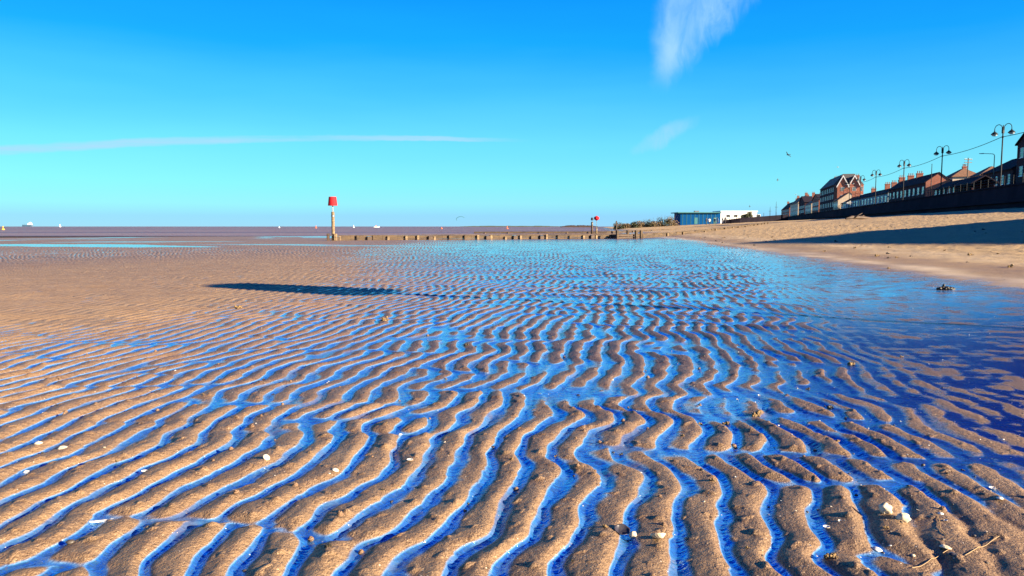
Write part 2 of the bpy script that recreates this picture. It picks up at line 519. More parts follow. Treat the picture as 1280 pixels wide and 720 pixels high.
# ------------------------------------------------------------------ object helpers
class MB:
    """collects shapes and links them as ONE mesh object"""

    def __init__(self):
        self.v, self.f = [], []

    def raw(self, vs, fs):
        o = len(self.v)
        self.v += [tuple(p) for p in vs]
        self.f += [[i + o for i in f] for f in fs]
        return self

    def box(self, x0, x1, y0, y1, z0, z1):
        return self.raw([(x0, y0, z0), (x1, y0, z0), (x1, y1, z0), (x0, y1, z0), (x0, y0, z1), (x1, y0, z1), (x1, y1, z1), (x0, y1, z1)],
                        [(0, 3, 2, 1), (4, 5, 6, 7), (0, 1, 5, 4), (1, 2, 6, 5), (2, 3, 7, 6), (3, 0, 4, 7)])

    def obox(self, c, ux, uy, uz):
        """box centred at c with half-axis vectors"""
        vs = []
        for sz in (-1, 1):
            for sx, sy in ((-1, -1), (1, -1), (1, 1), (-1, 1)):
                vs.append(Vector(c) + Vector(ux) * sx + Vector(uy) * sy + Vector(uz) * sz)
        return self.raw(vs, [(0, 3, 2, 1), (4, 5, 6, 7), (0, 1, 5, 4), (1, 2, 6, 5), (2, 3, 7, 6), (3, 0, 4, 7)])

    def tube(self, pts, rad, n=8, closed_ends=True):
        pts = [Vector(p) for p in pts]
        rads = rad if isinstance(rad, (list, tuple)) else [rad] * len(pts)
        rings = []
        for i, p in enumerate(pts):
            d = (pts[min(i + 1, len(pts) - 1)] - pts[max(i - 1, 0)]).normalized()
            a = Vector((0, 0, 1)) if abs(d.z) < 0.95 else Vector((1, 0, 0))
            u = d.cross(a).normalized()
            w = u.cross(d)
            rings.append([p + (u * math.cos(2 * PI * k / n) + w * math.sin(2 * PI * k / n)) * rads[i] for k in range(n)])
        vs = [q for r in rings for q in r]
        fs = []
        for i in range(len(pts) - 1):
            for k in range(n):
                fs.append((i * n + k, i * n + (k + 1) % n, (i + 1) * n + (k + 1) % n, (i + 1) * n + k))
        if closed_ends:
            fs.append(tuple(range(n - 1, -1, -1)))
            fs.append(tuple((len(pts) - 1) * n + k for k in range(n)))
        return self.raw(vs, fs)

    def lathe(self, prof, n=16, c=(0, 0, 0)):
        vs, fs = [], []
        for r, z in prof:
            for k in range(n):
                vs.append((c[0] + r * math.cos(2 * PI * k / n), c[1] + r * math.sin(2 * PI * k / n), c[2] + z))
        for i in range(len(prof) - 1):
            for k in range(n):
                fs.append((i * n + k, i * n + (k + 1) % n, (i + 1) * n + (k + 1) % n, (i + 1) * n + k))
        fs.append(tuple(range(n - 1, -1, -1)))
        fs.append(tuple((len(prof) - 1) * n + k for k in range(n)))
        return self.raw(vs, fs)

    def build(self, name, mat, parent=None, smooth=False, bevel=0.0):
        me = bpy.data.meshes.new(name)
        me.from_pydata(self.v, [], self.f)
        bm = bmesh.new(); bm.from_mesh(me)
        bmesh.ops.recalc_face_normals(bm, faces=bm.faces)
        if bevel:
            bmesh.ops.bevel(bm, geom=bm.edges[:], offset=bevel, segments=1, affect='EDGES')
        bm.to_mesh(me); bm.free()
        if smooth:
            me.polygons.foreach_set('use_smooth', [True] * len(me.polygons))
        me.materials.append(mat)
        ob = bpy.data.objects.new(name, me)
        COL.objects.link(ob)
        ob.parent = parent
        return ob


def empty(name, loc, rz=0.0):
    o = bpy.data.objects.new(name, None)
    COL.objects.link(o)
    o.location = loc
    o.rotation_euler = (0, 0, rz)
    o.empty_display_size = 0.2
    return o


def tag(o, label=None, cat=None, group=None, kind=None):
    for k, v in (('label', label), ('category', cat), ('group', group), ('kind', kind)):
        if v:
            o[k] = v
    return o


KIDS = {}


def copy_tree(o, parent=None):
    c = o.copy()
    COL.objects.link(c)
    c.parent = parent
    for ch in list(o.children):
        copy_tree(ch, c)
    return c


def mat(name, c1, c2=None, scale=3.0, rough=0.7, metal=0.0, bump=0.0, bscale=None, stretch=(1, 1, 1), detail=4, spec=0.5):
    m = bpy.data.materials.new(name)
    m.use_nodes = True
    N = NT(m.node_tree)
    b = N.n['Principled BSDF']
    b.inputs['Roughness'].default_value = rough
    b.inputs['Metallic'].default_value = metal
    b.inputs['Specular IOR Level'].default_value = spec
    c2 = c2 or tuple(v * 0.72 for v in c1)
    tc = N.add('ShaderNodeTexCoord').outputs['Object']
    vec = N.mapping(tc, stretch)
    nz = N.noise(vec, scale, detail, 0.6)
    N.l.new(N.mix(N.ss(nz, 0.3, 0.7), (*c1, 1), (*c2, 1)), b.inputs['Base Color'])
    if bump:
        bp = N.add('ShaderNodeBump')
        bp.inputs['Distance'].default_value = bump
        N.l.new(N.noise(vec, bscale or scale * 4, 4, 0.65), bp.inputs['Height'])
        N.l.new(bp.outputs[0], b.inputs['Normal'])
    return m


def brick_mat(name, c1, c2, mortar=(0.35, 0.3, 0.26)):
    m = bpy.data.materials.new(name)
    m.use_nodes = True
    N = NT(m.node_tree)
    b = N.n['Principled BSDF']
    b.inputs['Roughness'].default_value = 0.9
    b.inputs['Specular IOR Level'].default_value = 0.1
    tc = N.add('ShaderNodeTexCoord').outputs['Object']
    sep = N.add('ShaderNodeSeparateXYZ'); N.l.new(tc, sep.inputs[0])
    cb = N.add('ShaderNodeCombineXYZ')
    N.l.new(N.m('ADD', sep.outputs[0], sep.outputs[1]), cb.inputs[0]); N.l.new(sep.outputs[2], cb.inputs[1])
    br = N.add('ShaderNodeTexBrick')
    N.l.new(cb.outputs[0], br.inputs['Vector'])
    br.inputs['Color1'].default_value = (*c1, 1)
    br.inputs['Color2'].default_value = (*c2, 1)
    br.inputs['Mortar'].default_value = (*mortar, 1)
    br.inputs['Scale'].default_value = 1.0
    br.inputs['Brick Width'].default_value = 0.225
    br.inputs['Row Height'].default_value = 0.075
    br.inputs['Mortar Size'].default_value = 0.008
    nz = N.noise(tc, 0.9, 4, 0.6)
    N.l.new(N.mix(N.m('MULTIPLY', N.ss(nz, 0.4, 0.75), 0.4), br.outputs['Color'], (0.10, 0.07, 0.06, 1)), b.inputs['Base Color'])
    return m


M = dict(
    concrete=mat('sea_wall_concrete', (0.028, 0.018, 0.030), (0.014, 0.010, 0.020), 0.35, 0.95, bump=0.03, bscale=5, stretch=(1, 1, 0.4), spec=0.05),
    rampwall=mat('dark_ramp_wall', (0.012, 0.010, 0.016), (0.008, 0.007, 0.011), 0.5, 0.95, spec=0.05),
    paving=mat('promenade_paving', (0.33, 0.30, 0.27), (0.24, 0.22, 0.2), 0.8, 0.85),
    asphalt=mat('asphalt', (0.055, 0.055, 0.06), (0.04, 0.04, 0.045), 4, 0.9),
    iron=mat('black_painted_iron', (0.015, 0.018, 0.022), (0.022, 0.026, 0.03), 6, 0.6, spec=0.15),
    galv=mat('galvanised_steel', (0.22, 0.24, 0.25), (0.14, 0.15, 0.16), 6, 0.45, 0.5),
    lampglass=mat('lamp_globe_glass', (0.55, 0.6, 0.62), (0.45, 0.5, 0.52), 4, 0.15),
    brick=brick_mat('red_brick', (0.42, 0.105, 0.045), (0.34, 0.08, 0.04)),
    shadebrick=brick_mat('shaded_dark_brick', (0.06, 0.018, 0.026), (0.045, 0.014, 0.022), (0.055, 0.035, 0.045)),  # brick darkened in its colour for the shade on seaward fronts
    cream=mat('cream_render', (0.62, 0.50, 0.36), (0.55, 0.44, 0.32), 1.2, 0.85),
    white=mat('white_painted_render', (0.78, 0.77, 0.74), (0.66, 0.66, 0.64), 0.7, 0.7),
    shadewhite=mat('shaded_white_render', (0.20, 0.29, 0.36), (0.15, 0.22, 0.29), 0.9, 0.8),  # white walls with their blue shade put into the colour
    slate=mat('roof_slate', (0.035, 0.026, 0.034), (0.022, 0.017, 0.024), 2.2, 0.9, bump=0.03, stretch=(1, 1, 3), spec=0.1),
    greyslate=mat('grey_roof_slate', (0.11, 0.10, 0.10), (0.07, 0.066, 0.07), 2.2, 0.8, bump=0.03, stretch=(1, 1, 3)),
    tile=mat('brown_roof_tile', (0.23, 0.115, 0.06), (0.15, 0.075, 0.045), 2.2, 0.85, bump=0.04, stretch=(1, 1, 3)),
    frame=mat('white_window_frame', (0.8, 0.8, 0.78), (0.7, 0.7, 0.69), 3, 0.5),
    glass=mat('window_glass', (0.05, 0.06, 0.07), (0.03, 0.035, 0.04), 2, 0.05, spec=1.0),
    timber=mat('weathered_timber', (0.27, 0.19, 0.10), (0.11, 0.075, 0.045), 3.0, 0.85, bump=0.03, stretch=(0.5, 0.5, 4)),
    dtimber=mat('wet_dark_timber', (0.085, 0.05, 0.028), (0.035, 0.022, 0.016), 2.0, 0.7, bump=0.03, stretch=(0.6, 0.6, 3)),
    plank=mat('groyne_planks', (0.10, 0.064, 0.032), (0.038, 0.026, 0.018), 1.1, 0.85, bump=0.03, stretch=(1, 1, 5)),
    red=mat('red_paint', (0.50, 0.014, 0.022), (0.36, 0.012, 0.018), 4, 0.75, spec=0.2),
    blueclad=mat('blue_cladding', (0.002, 0.065, 0.21), (0.002, 0.050, 0.17), 1.0, 0.8, stretch=(4, 4, 0.2), spec=0.05),
    greentrim=mat('green_fascia', (0.03, 0.16, 0.17), (0.025, 0.13, 0.15), 1.0, 0.6),
    leaf=mat('dark_scrub_leaves', (0.075, 0.085, 0.03), (0.045, 0.05, 0.022), 2.0, 0.8),
    drybrush=mat('dry_scrub_twigs', (0.20, 0.14, 0.075), (0.10, 0.075, 0.04), 2.0, 0.85),
    bark=mat('bark', (0.09, 0.065, 0.045), (0.05, 0.04, 0.03), 6, 0.9),
    gull=mat('gull_plumage', (0.16, 0.17, 0.18), (0.08, 0.085, 0.09), 5, 0.8),
    gullwhite=mat('white_gull_plumage', (0.7, 0.7, 0.7), (0.45, 0.46, 0.48), 5, 0.8),
    shell=mat('cream_shell', (0.74, 0.66, 0.50), (0.50, 0.40, 0.26), 60, 0.5, bump=0.001, bscale=200),
    shellw=mat('white_shell', (0.80, 0.77, 0.70), (0.62, 0.57, 0.48), 50, 0.45, bump=0.001, bscale=200),
    shelld=mat('dark_mussel_shell', (0.02, 0.02, 0.035), (0.05, 0.045, 0.05), 60, 0.3),
    pebble=mat('dark_pebble', (0.035, 0.03, 0.03), (0.08, 0.065, 0.05), 50, 0.5),
    chalk=mat('pale_pebble', (0.68, 0.58, 0.42), (0.48, 0.38, 0.25), 40, 0.7, bump=0.002, bscale=120),
    weed=mat('dark_seaweed', (0.05, 0.035, 0.015), (0.02, 0.016, 0.012), 40, 0.5, bump=0.004, bscale=150),
    clump=mat('ochre_weed_clump', (0.30, 0.185, 0.06), (0.08, 0.05, 0.025), 55, 0.7, bump=0.006, bscale=140),
    cast=mat('damp_sand_cast', (0.24, 0.14, 0.075), (0.15, 0.09, 0.055), 60, 0.7, bump=0.003, bscale=200),
    straw=mat('straw', (0.33, 0.22, 0.11), (0.35, 0.23, 0.1), 30, 0.7),
    hull=mat('ship_hull_paint', (0.05, 0.12, 0.20), (0.04, 0.09, 0.15), 0.1, 0.6),
    shipwhite=mat('ship_white_paint', (0.8, 0.82, 0.8), (0.7, 0.72, 0.7), 0.1, 0.5),
    yellow=mat('yellow_buoy_paint', (0.75, 0.42, 0.03), (0.6, 0.33, 0.03), 2, 0.5),
    orange=mat('orange_buoy_paint', (0.75, 0.16, 0.04), (0.6, 0.12, 0.03), 2, 0.5),
    kite=mat('kite_fabric', (0.02, 0.13, 0.15), (0.015, 0.09, 0.11), 1, 0.7),
    skin=mat('skin', (0.45, 0.27, 0.18), (0.40, 0.23, 0.15), 8, 0.6),
    darkcloth=mat('dark_clothing', (0.03, 0.03, 0.045), (0.02, 0.02, 0.03), 8, 0.9),
    navycloth=mat('navy_clothing', (0.035, 0.05, 0.12), (0.025, 0.035, 0.09), 8, 0.9),
    whitecloth=mat('white_jacket_cloth', (0.75, 0.74, 0.72), (0.62, 0.62, 0.61), 8, 0.9),
    bluecloth=mat('blue_jacket_cloth', (0.10, 0.22, 0.42), (0.08, 0.17, 0.34), 8, 0.9),
    hair=mat('dark_hair', (0.03, 0.02, 0.015), (0.02, 0.015, 0.01), 30, 0.7),
)


def ground_z(x, y):
    z, w, d, c, st = surface(np.array([x]), np.array([y]))
    return float(z[0])


# ------------------------------------------------------------------ sea, land, promenade
def structures():
    # sea: one sheet to the horizon
    xs = np.concatenate([-np.geomspace(9000, 40, 40), np.linspace(-30, 30, 13), np.geomspace(40, 5000, 40)])
    ys = np.concatenate([np.linspace(84, 260, 60), np.geomspace(270, 9000, 60)])
    X, Y = np.meshgrid(xs, ys)
    me = grid_mesh('sea', X, Y, np.full(X.shape, -0.13))
    m = bpy.data.materials.new('muddy_sea_water')
    m.use_nodes = True
    N = NT(m.node_tree); b = N.n['Principled BSDF']
    tc = N.add('ShaderNodeTexCoord').outputs['Object']
    n1 = N.noise(N.mapping(tc, (0.006, 0.05, 1)), 1.0, 4, 0.6)
    N.l.new(N.mix(N.ss(n1, 0.35, 0.65), (0.22, 0.15, 0.145, 1), (0.12, 0.085, 0.11, 1)), b.inputs['Base Color'])
    b.inputs['Roughness'].default_value = 0.42
    b.inputs['IOR'].default_value = 1.33
    b.inputs['Specular IOR Level'].default_value = 0.18
    bp = N.add('ShaderNodeBump'); bp.inputs['Distance'].default_value = 0.35
    N.l.new(N.noise(N.mapping(tc, (0.5, 1.1, 1)), 1.0, 4, 0.6), bp.inputs['Height'])
    N.l.new(bp.outputs[0], b.inputs['Normal'])
    me.materials.append(m)
    o = bpy.data.objects.new('sea', me); COL.objects.link(o); o['kind'] = 'structure'


structures()
E1 = Vector((0.2696, 0.963, 0)); E2 = Vector((0.963, -0.2696, 0))
TH = math.atan2(0.963, 0.2696)      # local X along the seafront, local Y seaward
PROM_Z = 5.5


def PP(a, q, z=0.0):
    return Vector((36 + 0.2696 * a + 0.963 * q, 0.963 * a - 0.2696 * q, z))


def a_of(px, q):
    t = (px - 640) / (F * math.cos(PITCH) + 125 * math.sin(PITCH))
    return (36 + 0.963 * q + 0.2696 * t * q) / (0.963 * t - 0.2696)


def strip(name, material, a0, a1, q0, q1, z, n=40, kind='structure'):
    vs, fs = [], []
    for i in range(n + 1):
        a = a0 + (a1 - a0) * i / n
        vs += [PP(a, q0, z), PP(a, q1, z)]
    for i in range(n):
        fs.append((2 * i, 2 * i + 1, 2 * i + 3, 2 * i + 2))
    o = MB().raw(vs, fs).build(name, material)
    o['kind'] = kind
    return o


strip('promenade', M['paving'], -90, 900, 0.55, 8.0, PROM_Z)
strip('road', M['asphalt'], -90, 900, 8.0, 15.0, PROM_Z - 0.12)
strip('pavement', M['paving'], -90, 900, 15.0, 17.5, PROM_Z)
strip('land', M['asphalt'], -90, 900, 17.5, 700, PROM_Z - 0.02)
o = MB()
for z0, z1, qq in ((PROM_Z - 0.12, PROM_Z, 8.0), (PROM_Z - 0.12, PROM_Z, 15.0)):
    for i in range(40):
        a0, a1 = -90 + 990 * i / 40, -90 + 990 * (i + 1) / 40
        o.raw([PP(a0, qq, z0), PP(a1, qq, z0), PP(a1, qq, z1), PP(a0, qq, z1)], [(0, 1, 2, 3)])
o.build('kerb', M['paving'])['kind'] = 'structure'

# sea wall: battered concrete face with a coping and buttress ribs
root = tag(empty('sea_wall', PP(300, 0, 0), TH), 'long dark concrete sea wall along the top of the beach', 'wall')
b = MB()
b.raw([(-390, 0.9, -0.5), (600, 0.9, -0.5), (600, 0.0, 6.0), (-390, 0.0, 6.0), (-390, -0.5, 6.0), (600, -0.5, 6.0), (600, -0.5, -0.5), (-390, -0.5, -0.5)],
      [(0, 1, 2, 3), (3, 2, 5, 4), (4, 5, 6, 7), (0, 3, 4, 7), (1, 6, 5, 2)])
b.build('wall_face', M['concrete'], root)
b = MB()
b.box(-390, 600, -0.58, 0.16, 6.003, 6.2)
b.build('coping', M['concrete'], root)
b = MB()
b.box(-390, 600, 0.25, 0.75, 3.9, 4.2)
b.build('string_course', M['concrete'], root)

# railing along the promenade edge
root = tag(empty('promenade_railing', PP(90, 0.25, 6.2), TH), 'dark iron railing along the top of the sea wall', 'railing')
for i in range(80):
    MB().lathe([(0.045, 0), (0.045, 1.02), (0.07, 1.06), (0.07, 1.14), (0.02, 1.18)], 8, (i * 3.0, 0, 0)).build('post', M['iron'], root)
for z in (0.38, 0.72, 1.05):
    MB().tube([(0, 0, z), (237, 0, z)], 0.024, 6).build('rail', M['iron'], root)


# ------------------------------------------------------------------ seafront buildings
def window(parent, cx, cz, w, h, face, y, panes=2, mat_f='frame'):
    """face 'sea': on the +Y wall at y; face 'end': on the -X wall at x=y"""
    f = MB(); t = 0.09; d = 0.07
    bars = [(-w / 2, -w / 2 + t, -h / 2, h / 2), (w / 2 - t, w / 2, -h / 2, h / 2), (-w / 2 + t, w / 2 - t, h / 2 - t, h / 2), (-w / 2 + t, w / 2 - t, -h / 2, -h / 2 + t)]
    bars.append((-w / 2 + t, w / 2 - t, -0.05, 0.05))
    for u0, u1, v0, v1 in bars:
        if face == 'sea':
            f.box(cx + u0, cx + u1, y + 0.003, y + d, cz + v0, cz + v1)
        else:
            f.box(y - d, y - 0.003, cx + u0, cx + u1, cz + v0, cz + v1)
    if face == 'sea':
        f.box(cx - w / 2 - 0.1, cx + w / 2 + 0.1, y + 0.003, y + 0.16, cz - h / 2 - 0.12, cz - h / 2 - 0.003)
    fr = f.build('window', M[mat_f], parent)
    p = MB()
    if face == 'sea':
        p.box(cx - w / 2 + t, cx + w / 2 - t, y + 0.004, y + 0.03, cz - h / 2 + t, cz + h / 2 - t)
    else:
        p.box(y - 0.03, y - 0.004, cx - w / 2 + t, cx + w / 2 - t, cz - h / 2 + t, cz + h / 2 - t)
    p.build('pane', M['glass'], fr)
    return fr


def gable_roof(L, D, ze, zr, axis='x', over=0.35):
    """solid-looking pitched roof over x in [-L/2, L/2], y in [-D, 0]; ridge along axis"""
    m = MB(); t = 0.22
    if axis == 'x':
        y0, y1, ym = -D - over, over, -D / 2
        x0, x1 = -L / 2 - 0.15, L / 2 + 0.15
        k = (zr - ze) / (D / 2); zo = ze - k * over
        for dz in (0,):
            m.raw([(x0, y1, zo), (x1, y1, zo), (x1, ym, zr), (x0, ym, zr), (x0, y0, zo), (x1, y0, zo),
                   (x0, y1, zo + t), (x1, y1, zo + t), (x1, ym, zr + t), (x0, ym, zr + t), (x0, y0, zo + t), (x1, y0, zo + t)],
                  [(0, 1, 2, 3), (3, 2, 5, 4), (6, 9, 8, 7), (9, 10, 11, 8), (0, 6, 7, 1), (4, 5, 11, 10), (0, 3, 9, 6), (3, 4, 10, 9), (1, 7, 8, 2), (2, 8, 11, 5)])
    else:
        x0, x1 = -L / 2 - over, L / 2 + over
        y0, y1 = -D - 0.15, 0.15 + over * 0.5
        k = (zr - ze) / (L / 2); zo = ze - k * over
        m.raw([(x0, y0, zo), (x0, y1, zo), (0, y1, zr), (0, y0, zr), (x1, y0, zo), (x1, y1, zo),
               (x0, y0, zo + t), (x0, y1, zo + t), (0, y1, zr + t), (0, y0, zr + t), (x1, y0, zo + t), (x1, y1, zo + t)],
              [(0, 1, 2, 3), (3, 2, 5, 4), (6, 9, 8, 7), (9, 10, 11, 8), (0, 6, 7, 1), (4, 5, 11, 10), (0, 3, 9, 6), (3, 4, 10, 9), (1, 7, 8, 2), (2, 8, 11, 5)])
    return m


def wall_body(L, D, zb, ze, zr=None, axis='x'):
    m = MB()
    x0, x1, y0, y1 = -L / 2, L / 2, -D, 0
    if zr is None:
        return m.box(x0, x1, y0, y1, zb, ze)
    if axis == 'x':
        ym = -D / 2
        return m.raw([(x0, y1, zb), (x1, y1, zb), (x1, y0, zb), (x0, y0, zb), (x0, y1, ze), (x1, y1, ze), (x1, y0, ze), (x0, y0, ze), (x0, ym, zr), (x1, ym, zr)],
                     [(0, 1, 5, 4), (2, 3, 7, 6), (0, 4, 8, 7, 3), (1, 2, 6, 9, 5), (4, 5, 9, 8), (8, 9, 6, 7), (3, 2, 1, 0)])
    return m.raw([(x0, y1, zb), (x1, y1, zb), (x1, y0, zb), (x0, y0, zb), (x0, y1, ze), (x1, y1, ze), (x1, y0, ze), (x0, y0, ze), (0, y1, zr), (0, y0, zr)],
                 [(0, 1, 5, 8, 4), (2, 3, 7, 9, 6), (1, 2, 6, 5), (3, 0, 4, 7), (4, 8, 9, 7), (8, 5, 6, 9), (3, 2, 1, 0)])


def chimney(root, x, y, z0, z1, w=0.9, d=1.6, m='brick', pots=3):
    c = MB(); c.box(x - w / 2, x + w / 2, y - d / 2, y + d / 2, z0, z1 - 0.25); c.box(x - w / 2 - 0.08, x + w / 2 + 0.08, y - d / 2 - 0.08, y + d / 2 + 0.08, z1 - 0.247, z1)
    ob = c.build('chimney', M[m], root)
    for i in range(pots):
        py = y - d / 2 + d * (i + 0.5) / pots
        MB().lathe([(0.13, z1 + 0.002), (0.11, z1 + 0.5), (0.15, z1 + 0.56), (0.15, z1 + 0.64)], 8, (x, py, 0)).build('pot', M['tile'], ob)
    return ob


def site(name, a0, a1, q, label, group=None, cat='house', zb=PROM_Z - 0.05):
    return tag(empty(name, PP((a0 + a1) / 2, q, zb), TH), label, cat, group)


def terrace(name, label, a0, a1, q, D, he, hr, wallm, roofm, cols, rows, endw=(), chim=(), ww=1.3, wh=1.7, axis='x', bays=False, doors=0, chm='brick', group=None, cat='house'):
    root = site(name, a0, a1, q, label, group, cat)
    L = a1 - a0
    wall_body(L, D, 0, he, hr - 0.02, axis).build('wall', M[wallm], root)
    gable_roof(L, D, he, hr, axis).build('roof', M[roofm], root)
    for j, zz in enumerate(rows):
        for i in range(cols):
            cx = -L / 2 + L * (i + 0.5) / cols
            window(root, cx, zz, ww, wh, 'sea', 0.0)
    for (yy, zz, w, h) in endw:
        window(root, yy, zz, w, h, 'end', -L / 2)
    for (x, y, z0, z1) in chim:
        chimney(root, x, y, z0, z1, m=chm)
    for i in range(doors):
        cx = -L / 2 + L * (i + 0.5) / max(doors, 1) + L * 0.22 / max(doors, 1)
        d = MB().box(cx - 0.5, cx + 0.5, 0.004, 0.06, 0.05, 2.15).build('door', M['greentrim'], root)
        MB().box(cx + 0.32, cx + 0.42, 0.062, 0.12, 1.0, 1.1).build('handle', M['galv'], d)
    return root


Q = 16.0
# tall three-storey gabled house cut by the picture edge
r_ = terrace('gabled_house', 'tall dark three storey gabled house at the right edge of the photo', 124.5, 142.6, Q, 11, 10.0, 14.0, 'shadebrick', 'slate', 4, (2.0, 5.2, 8.4),
             chim=((6.0, -5, 10, 14.6),), axis='y', doors=1, ww=1.5)
window(r_, 0, 11.4, 1.0, 1.4, 'sea', 0.0)
# low dark building next to it
terrace('seafront_house', 'dark two storey house with sloping roof beside the tall gabled house', 144.2, 160.0, Q, 10, 6.0, 8.6, 'shadebrick', 'slate', 5, (1.6, 4.2), ww=1.0, doors=1)
# two sunlit houses with brown roofs set further back
def hip_house(name, label, a0, a1, q, D, he, hr, wallm, roofm, ch=None):
    root = site(name, a0, a1, q, label)
    L = a1 - a0
    wall_body(L, D, 0, he).build('wall', M[wallm], root)
    o = 0.4; h = min(D, L) / 2 * 0.9; t = he - 0.05
    MB().raw([(-L / 2 - o, o, t), (L / 2 + o, o, t), (L / 2 + o, -D - o, t), (-L / 2 - o, -D - o, t), (-L / 2 + h, -D / 2, hr), (L / 2 - h, -D / 2, hr)],
             [(3, 2, 1, 0), (0, 1, 5, 4), (2, 3, 4, 5), (1, 2, 5), (3, 0, 4)]).build('roof', M[roofm], root)
    for zz in (1.6, 4.7):
        for i in range(3):
            window(root, -L / 2 + L * (i + 0.5) / 3, zz, 1.2, 1.4, 'sea', 0.0)
            window(root, -D * (i + 0.5) / 3, zz, 1.2, 1.4, 'end', -L / 2)
    if ch:
        chimney(root, *ch)
    return root


hip_house('cream_house', 'cream house with sunlit brown hipped roof right of the other one', 198.5, 206.5, 27, 6.5, 8.2, 10.5, 'cream', 'tile')
hip_house('cream_house', 'cream house with sunlit brown hipped roof beside the terrace gable end', 214.0, 223.0, 25, 7, 8.8, 11.2, 'cream', 'tile', (2.0, -4.5, 9.6, 11.9, 0.7, 1.0))
terrace('seafront_house', 'dark low house with pale blue windows right below the sunlit gable end', 177.0, 195.0, Q, 7, 4.5, 6.0, 'shadebrick', 'slate', 5, (1.6, 4.0), ww=1.6, wh=1.4, doors=1)
# long dark terrace with paired white windows and a sunlit gable end
terrace('terrace', 'long dark terrace with rows of white framed windows and sunlit brick gable end', 203.0, 246.0, Q, 6, 6.9, 9.2, 'shadebrick', 'slate', 9, (1.7, 4.9),
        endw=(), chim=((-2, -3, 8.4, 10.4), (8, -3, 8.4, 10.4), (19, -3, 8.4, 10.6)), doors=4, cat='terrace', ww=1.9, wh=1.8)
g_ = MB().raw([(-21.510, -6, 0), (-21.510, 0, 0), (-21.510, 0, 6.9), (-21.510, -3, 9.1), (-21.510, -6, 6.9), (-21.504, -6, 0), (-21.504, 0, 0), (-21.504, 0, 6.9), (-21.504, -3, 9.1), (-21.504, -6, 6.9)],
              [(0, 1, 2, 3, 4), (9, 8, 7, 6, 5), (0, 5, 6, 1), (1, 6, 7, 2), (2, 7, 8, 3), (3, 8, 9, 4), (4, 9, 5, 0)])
g_.build('gable_end', M['brick'], [o for o in SC.objects if o.name == 'terrace'][0])  # sunlit end in the lit brick; other walls use the shade-darkened copy
# pale parade of shops
terrace('shop_parade', 'pale parade of low shops in blue shade between the dark terrace and tall twin gabled building', 247.5, 316.0, Q, 10, 6.0, 8.3, 'shadewhite', 'slate', 12, (1.7, 4.4),
        chim=((-28, -5, 7.4, 10.4), (-18, -5, 7.4, 10.2), (-8, -5, 7.4, 10.2), (16, -5, 7.4, 9.8)), doors=6, cat='shops', ww=2.6, wh=1.9)
# tall Victorian block: brick end with twin gables towards the camera
aN, aF = 348.0, 396.0
L_ = aF - aN
root = site('victorian_block', aN, aF, Q - 2.0, 'tall four storey red brick building with twin white edged gables', cat='building')
H_ = 14.0
wall_body(L_, 12, 0, H_).build('wall', M['shadebrick'], root)
MB().box(-L_ / 2 - 0.02, -L_ / 2 - 0.004, -11.98, -0.02, 0, H_ - 0.02).build('end_wall', M['brick'], root)  # lit brick on the end face; shade is painted into the main walls
m = MB()
for k in range(2):
    y1 = -1.2 - 4.7 * k
    m.raw([(-L_ / 2 - 0.9, y1, 0), (-L_ / 2 - 0.9, y1 - 4.4, 0), (-L_ / 2 - 0.9, y1 - 4.4, H_ - 0.5), (-L_ / 2 - 0.9, y1 - 2.2, H_ + 3.6), (-L_ / 2 - 0.9, y1, H_ - 0.5),
           (-L_ / 2 + 6, y1, 0), (-L_ / 2 + 6, y1 - 4.4, 0), (-L_ / 2 + 6, y1 - 4.4, H_ - 0.5), (-L_ / 2 + 6, y1 - 2.2, H_ + 3.6), (-L_ / 2 + 6, y1, H_ - 0.5)],
          [(0, 1, 2, 3, 4), (9, 8, 7, 6, 5), (0, 4, 9, 5), (1, 6, 7, 2), (2, 7, 8, 3), (3, 8, 9, 4), (0, 5, 6, 1)])
m.build('gable_wall', M['brick'], root)
for k in range(2):
    y1 = -1.2 - 4.7 * k
    for sgn in (1, -1):
        m = MB()
        xa, xb = -L_ / 2 - 1.25, -L_ / 2 + 8
        yE, yR = y1 - 2.2 + sgn * 2.6, y1 - 2.2
        m.raw([(xa, yE, H_ - 1.1), (xb, yE, H_ - 1.1), (xb, yR, H_ + 3.72), (xa, yR, H_ + 3.72), (xa, yE, H_ - 0.75), (xb, yE, H_ - 0.75), (xb, yR, H_ + 3.4), (xa, yR, H_ + 4.1)],
              [(0, 1, 2, 3), (4, 7, 6, 5), (0, 4, 5, 1), (1, 5, 6, 2), (2, 6, 7, 3), (3, 7, 4, 0)])
        rf = m.build('roof_slope', M['slate'], root)
        m = MB()
        m.raw([(xa - 0.12, yE, H_ - 1.5), (xa - 0.003, yE, H_ - 1.5), (xa - 0.003, yR, H_ + 3.4), (xa - 0.12, yR, H_ + 3.4), (xa - 0.12, yE, H_ - 0.72), (xa - 0.003, yE, H_ - 0.72), (xa - 0.003, yR, H_ + 4.13), (xa - 0.12, yR, H_ + 4.13)],
              [(0, 1, 2, 3), (4, 7, 6, 5), (0, 4, 5, 1), (1, 5, 6, 2), (2, 6, 7, 3), (3, 7, 4, 0)])
        m.build('bargeboard', M['frame'], rf)
    for zz in (1.8, 5.2, 8.6, 12.0):
        window(root, y1 - 2.2, zz, 1.5, 1.7, 'end', -L_ / 2 - 0.9)
for yy in (-11.2,):
    for zz in (2.0, 5.4, 8.8, 12.0):
        window(root, yy, zz, 1.1, 1.8, 'end', -L_ / 2 - 0.021)
mr = MB()
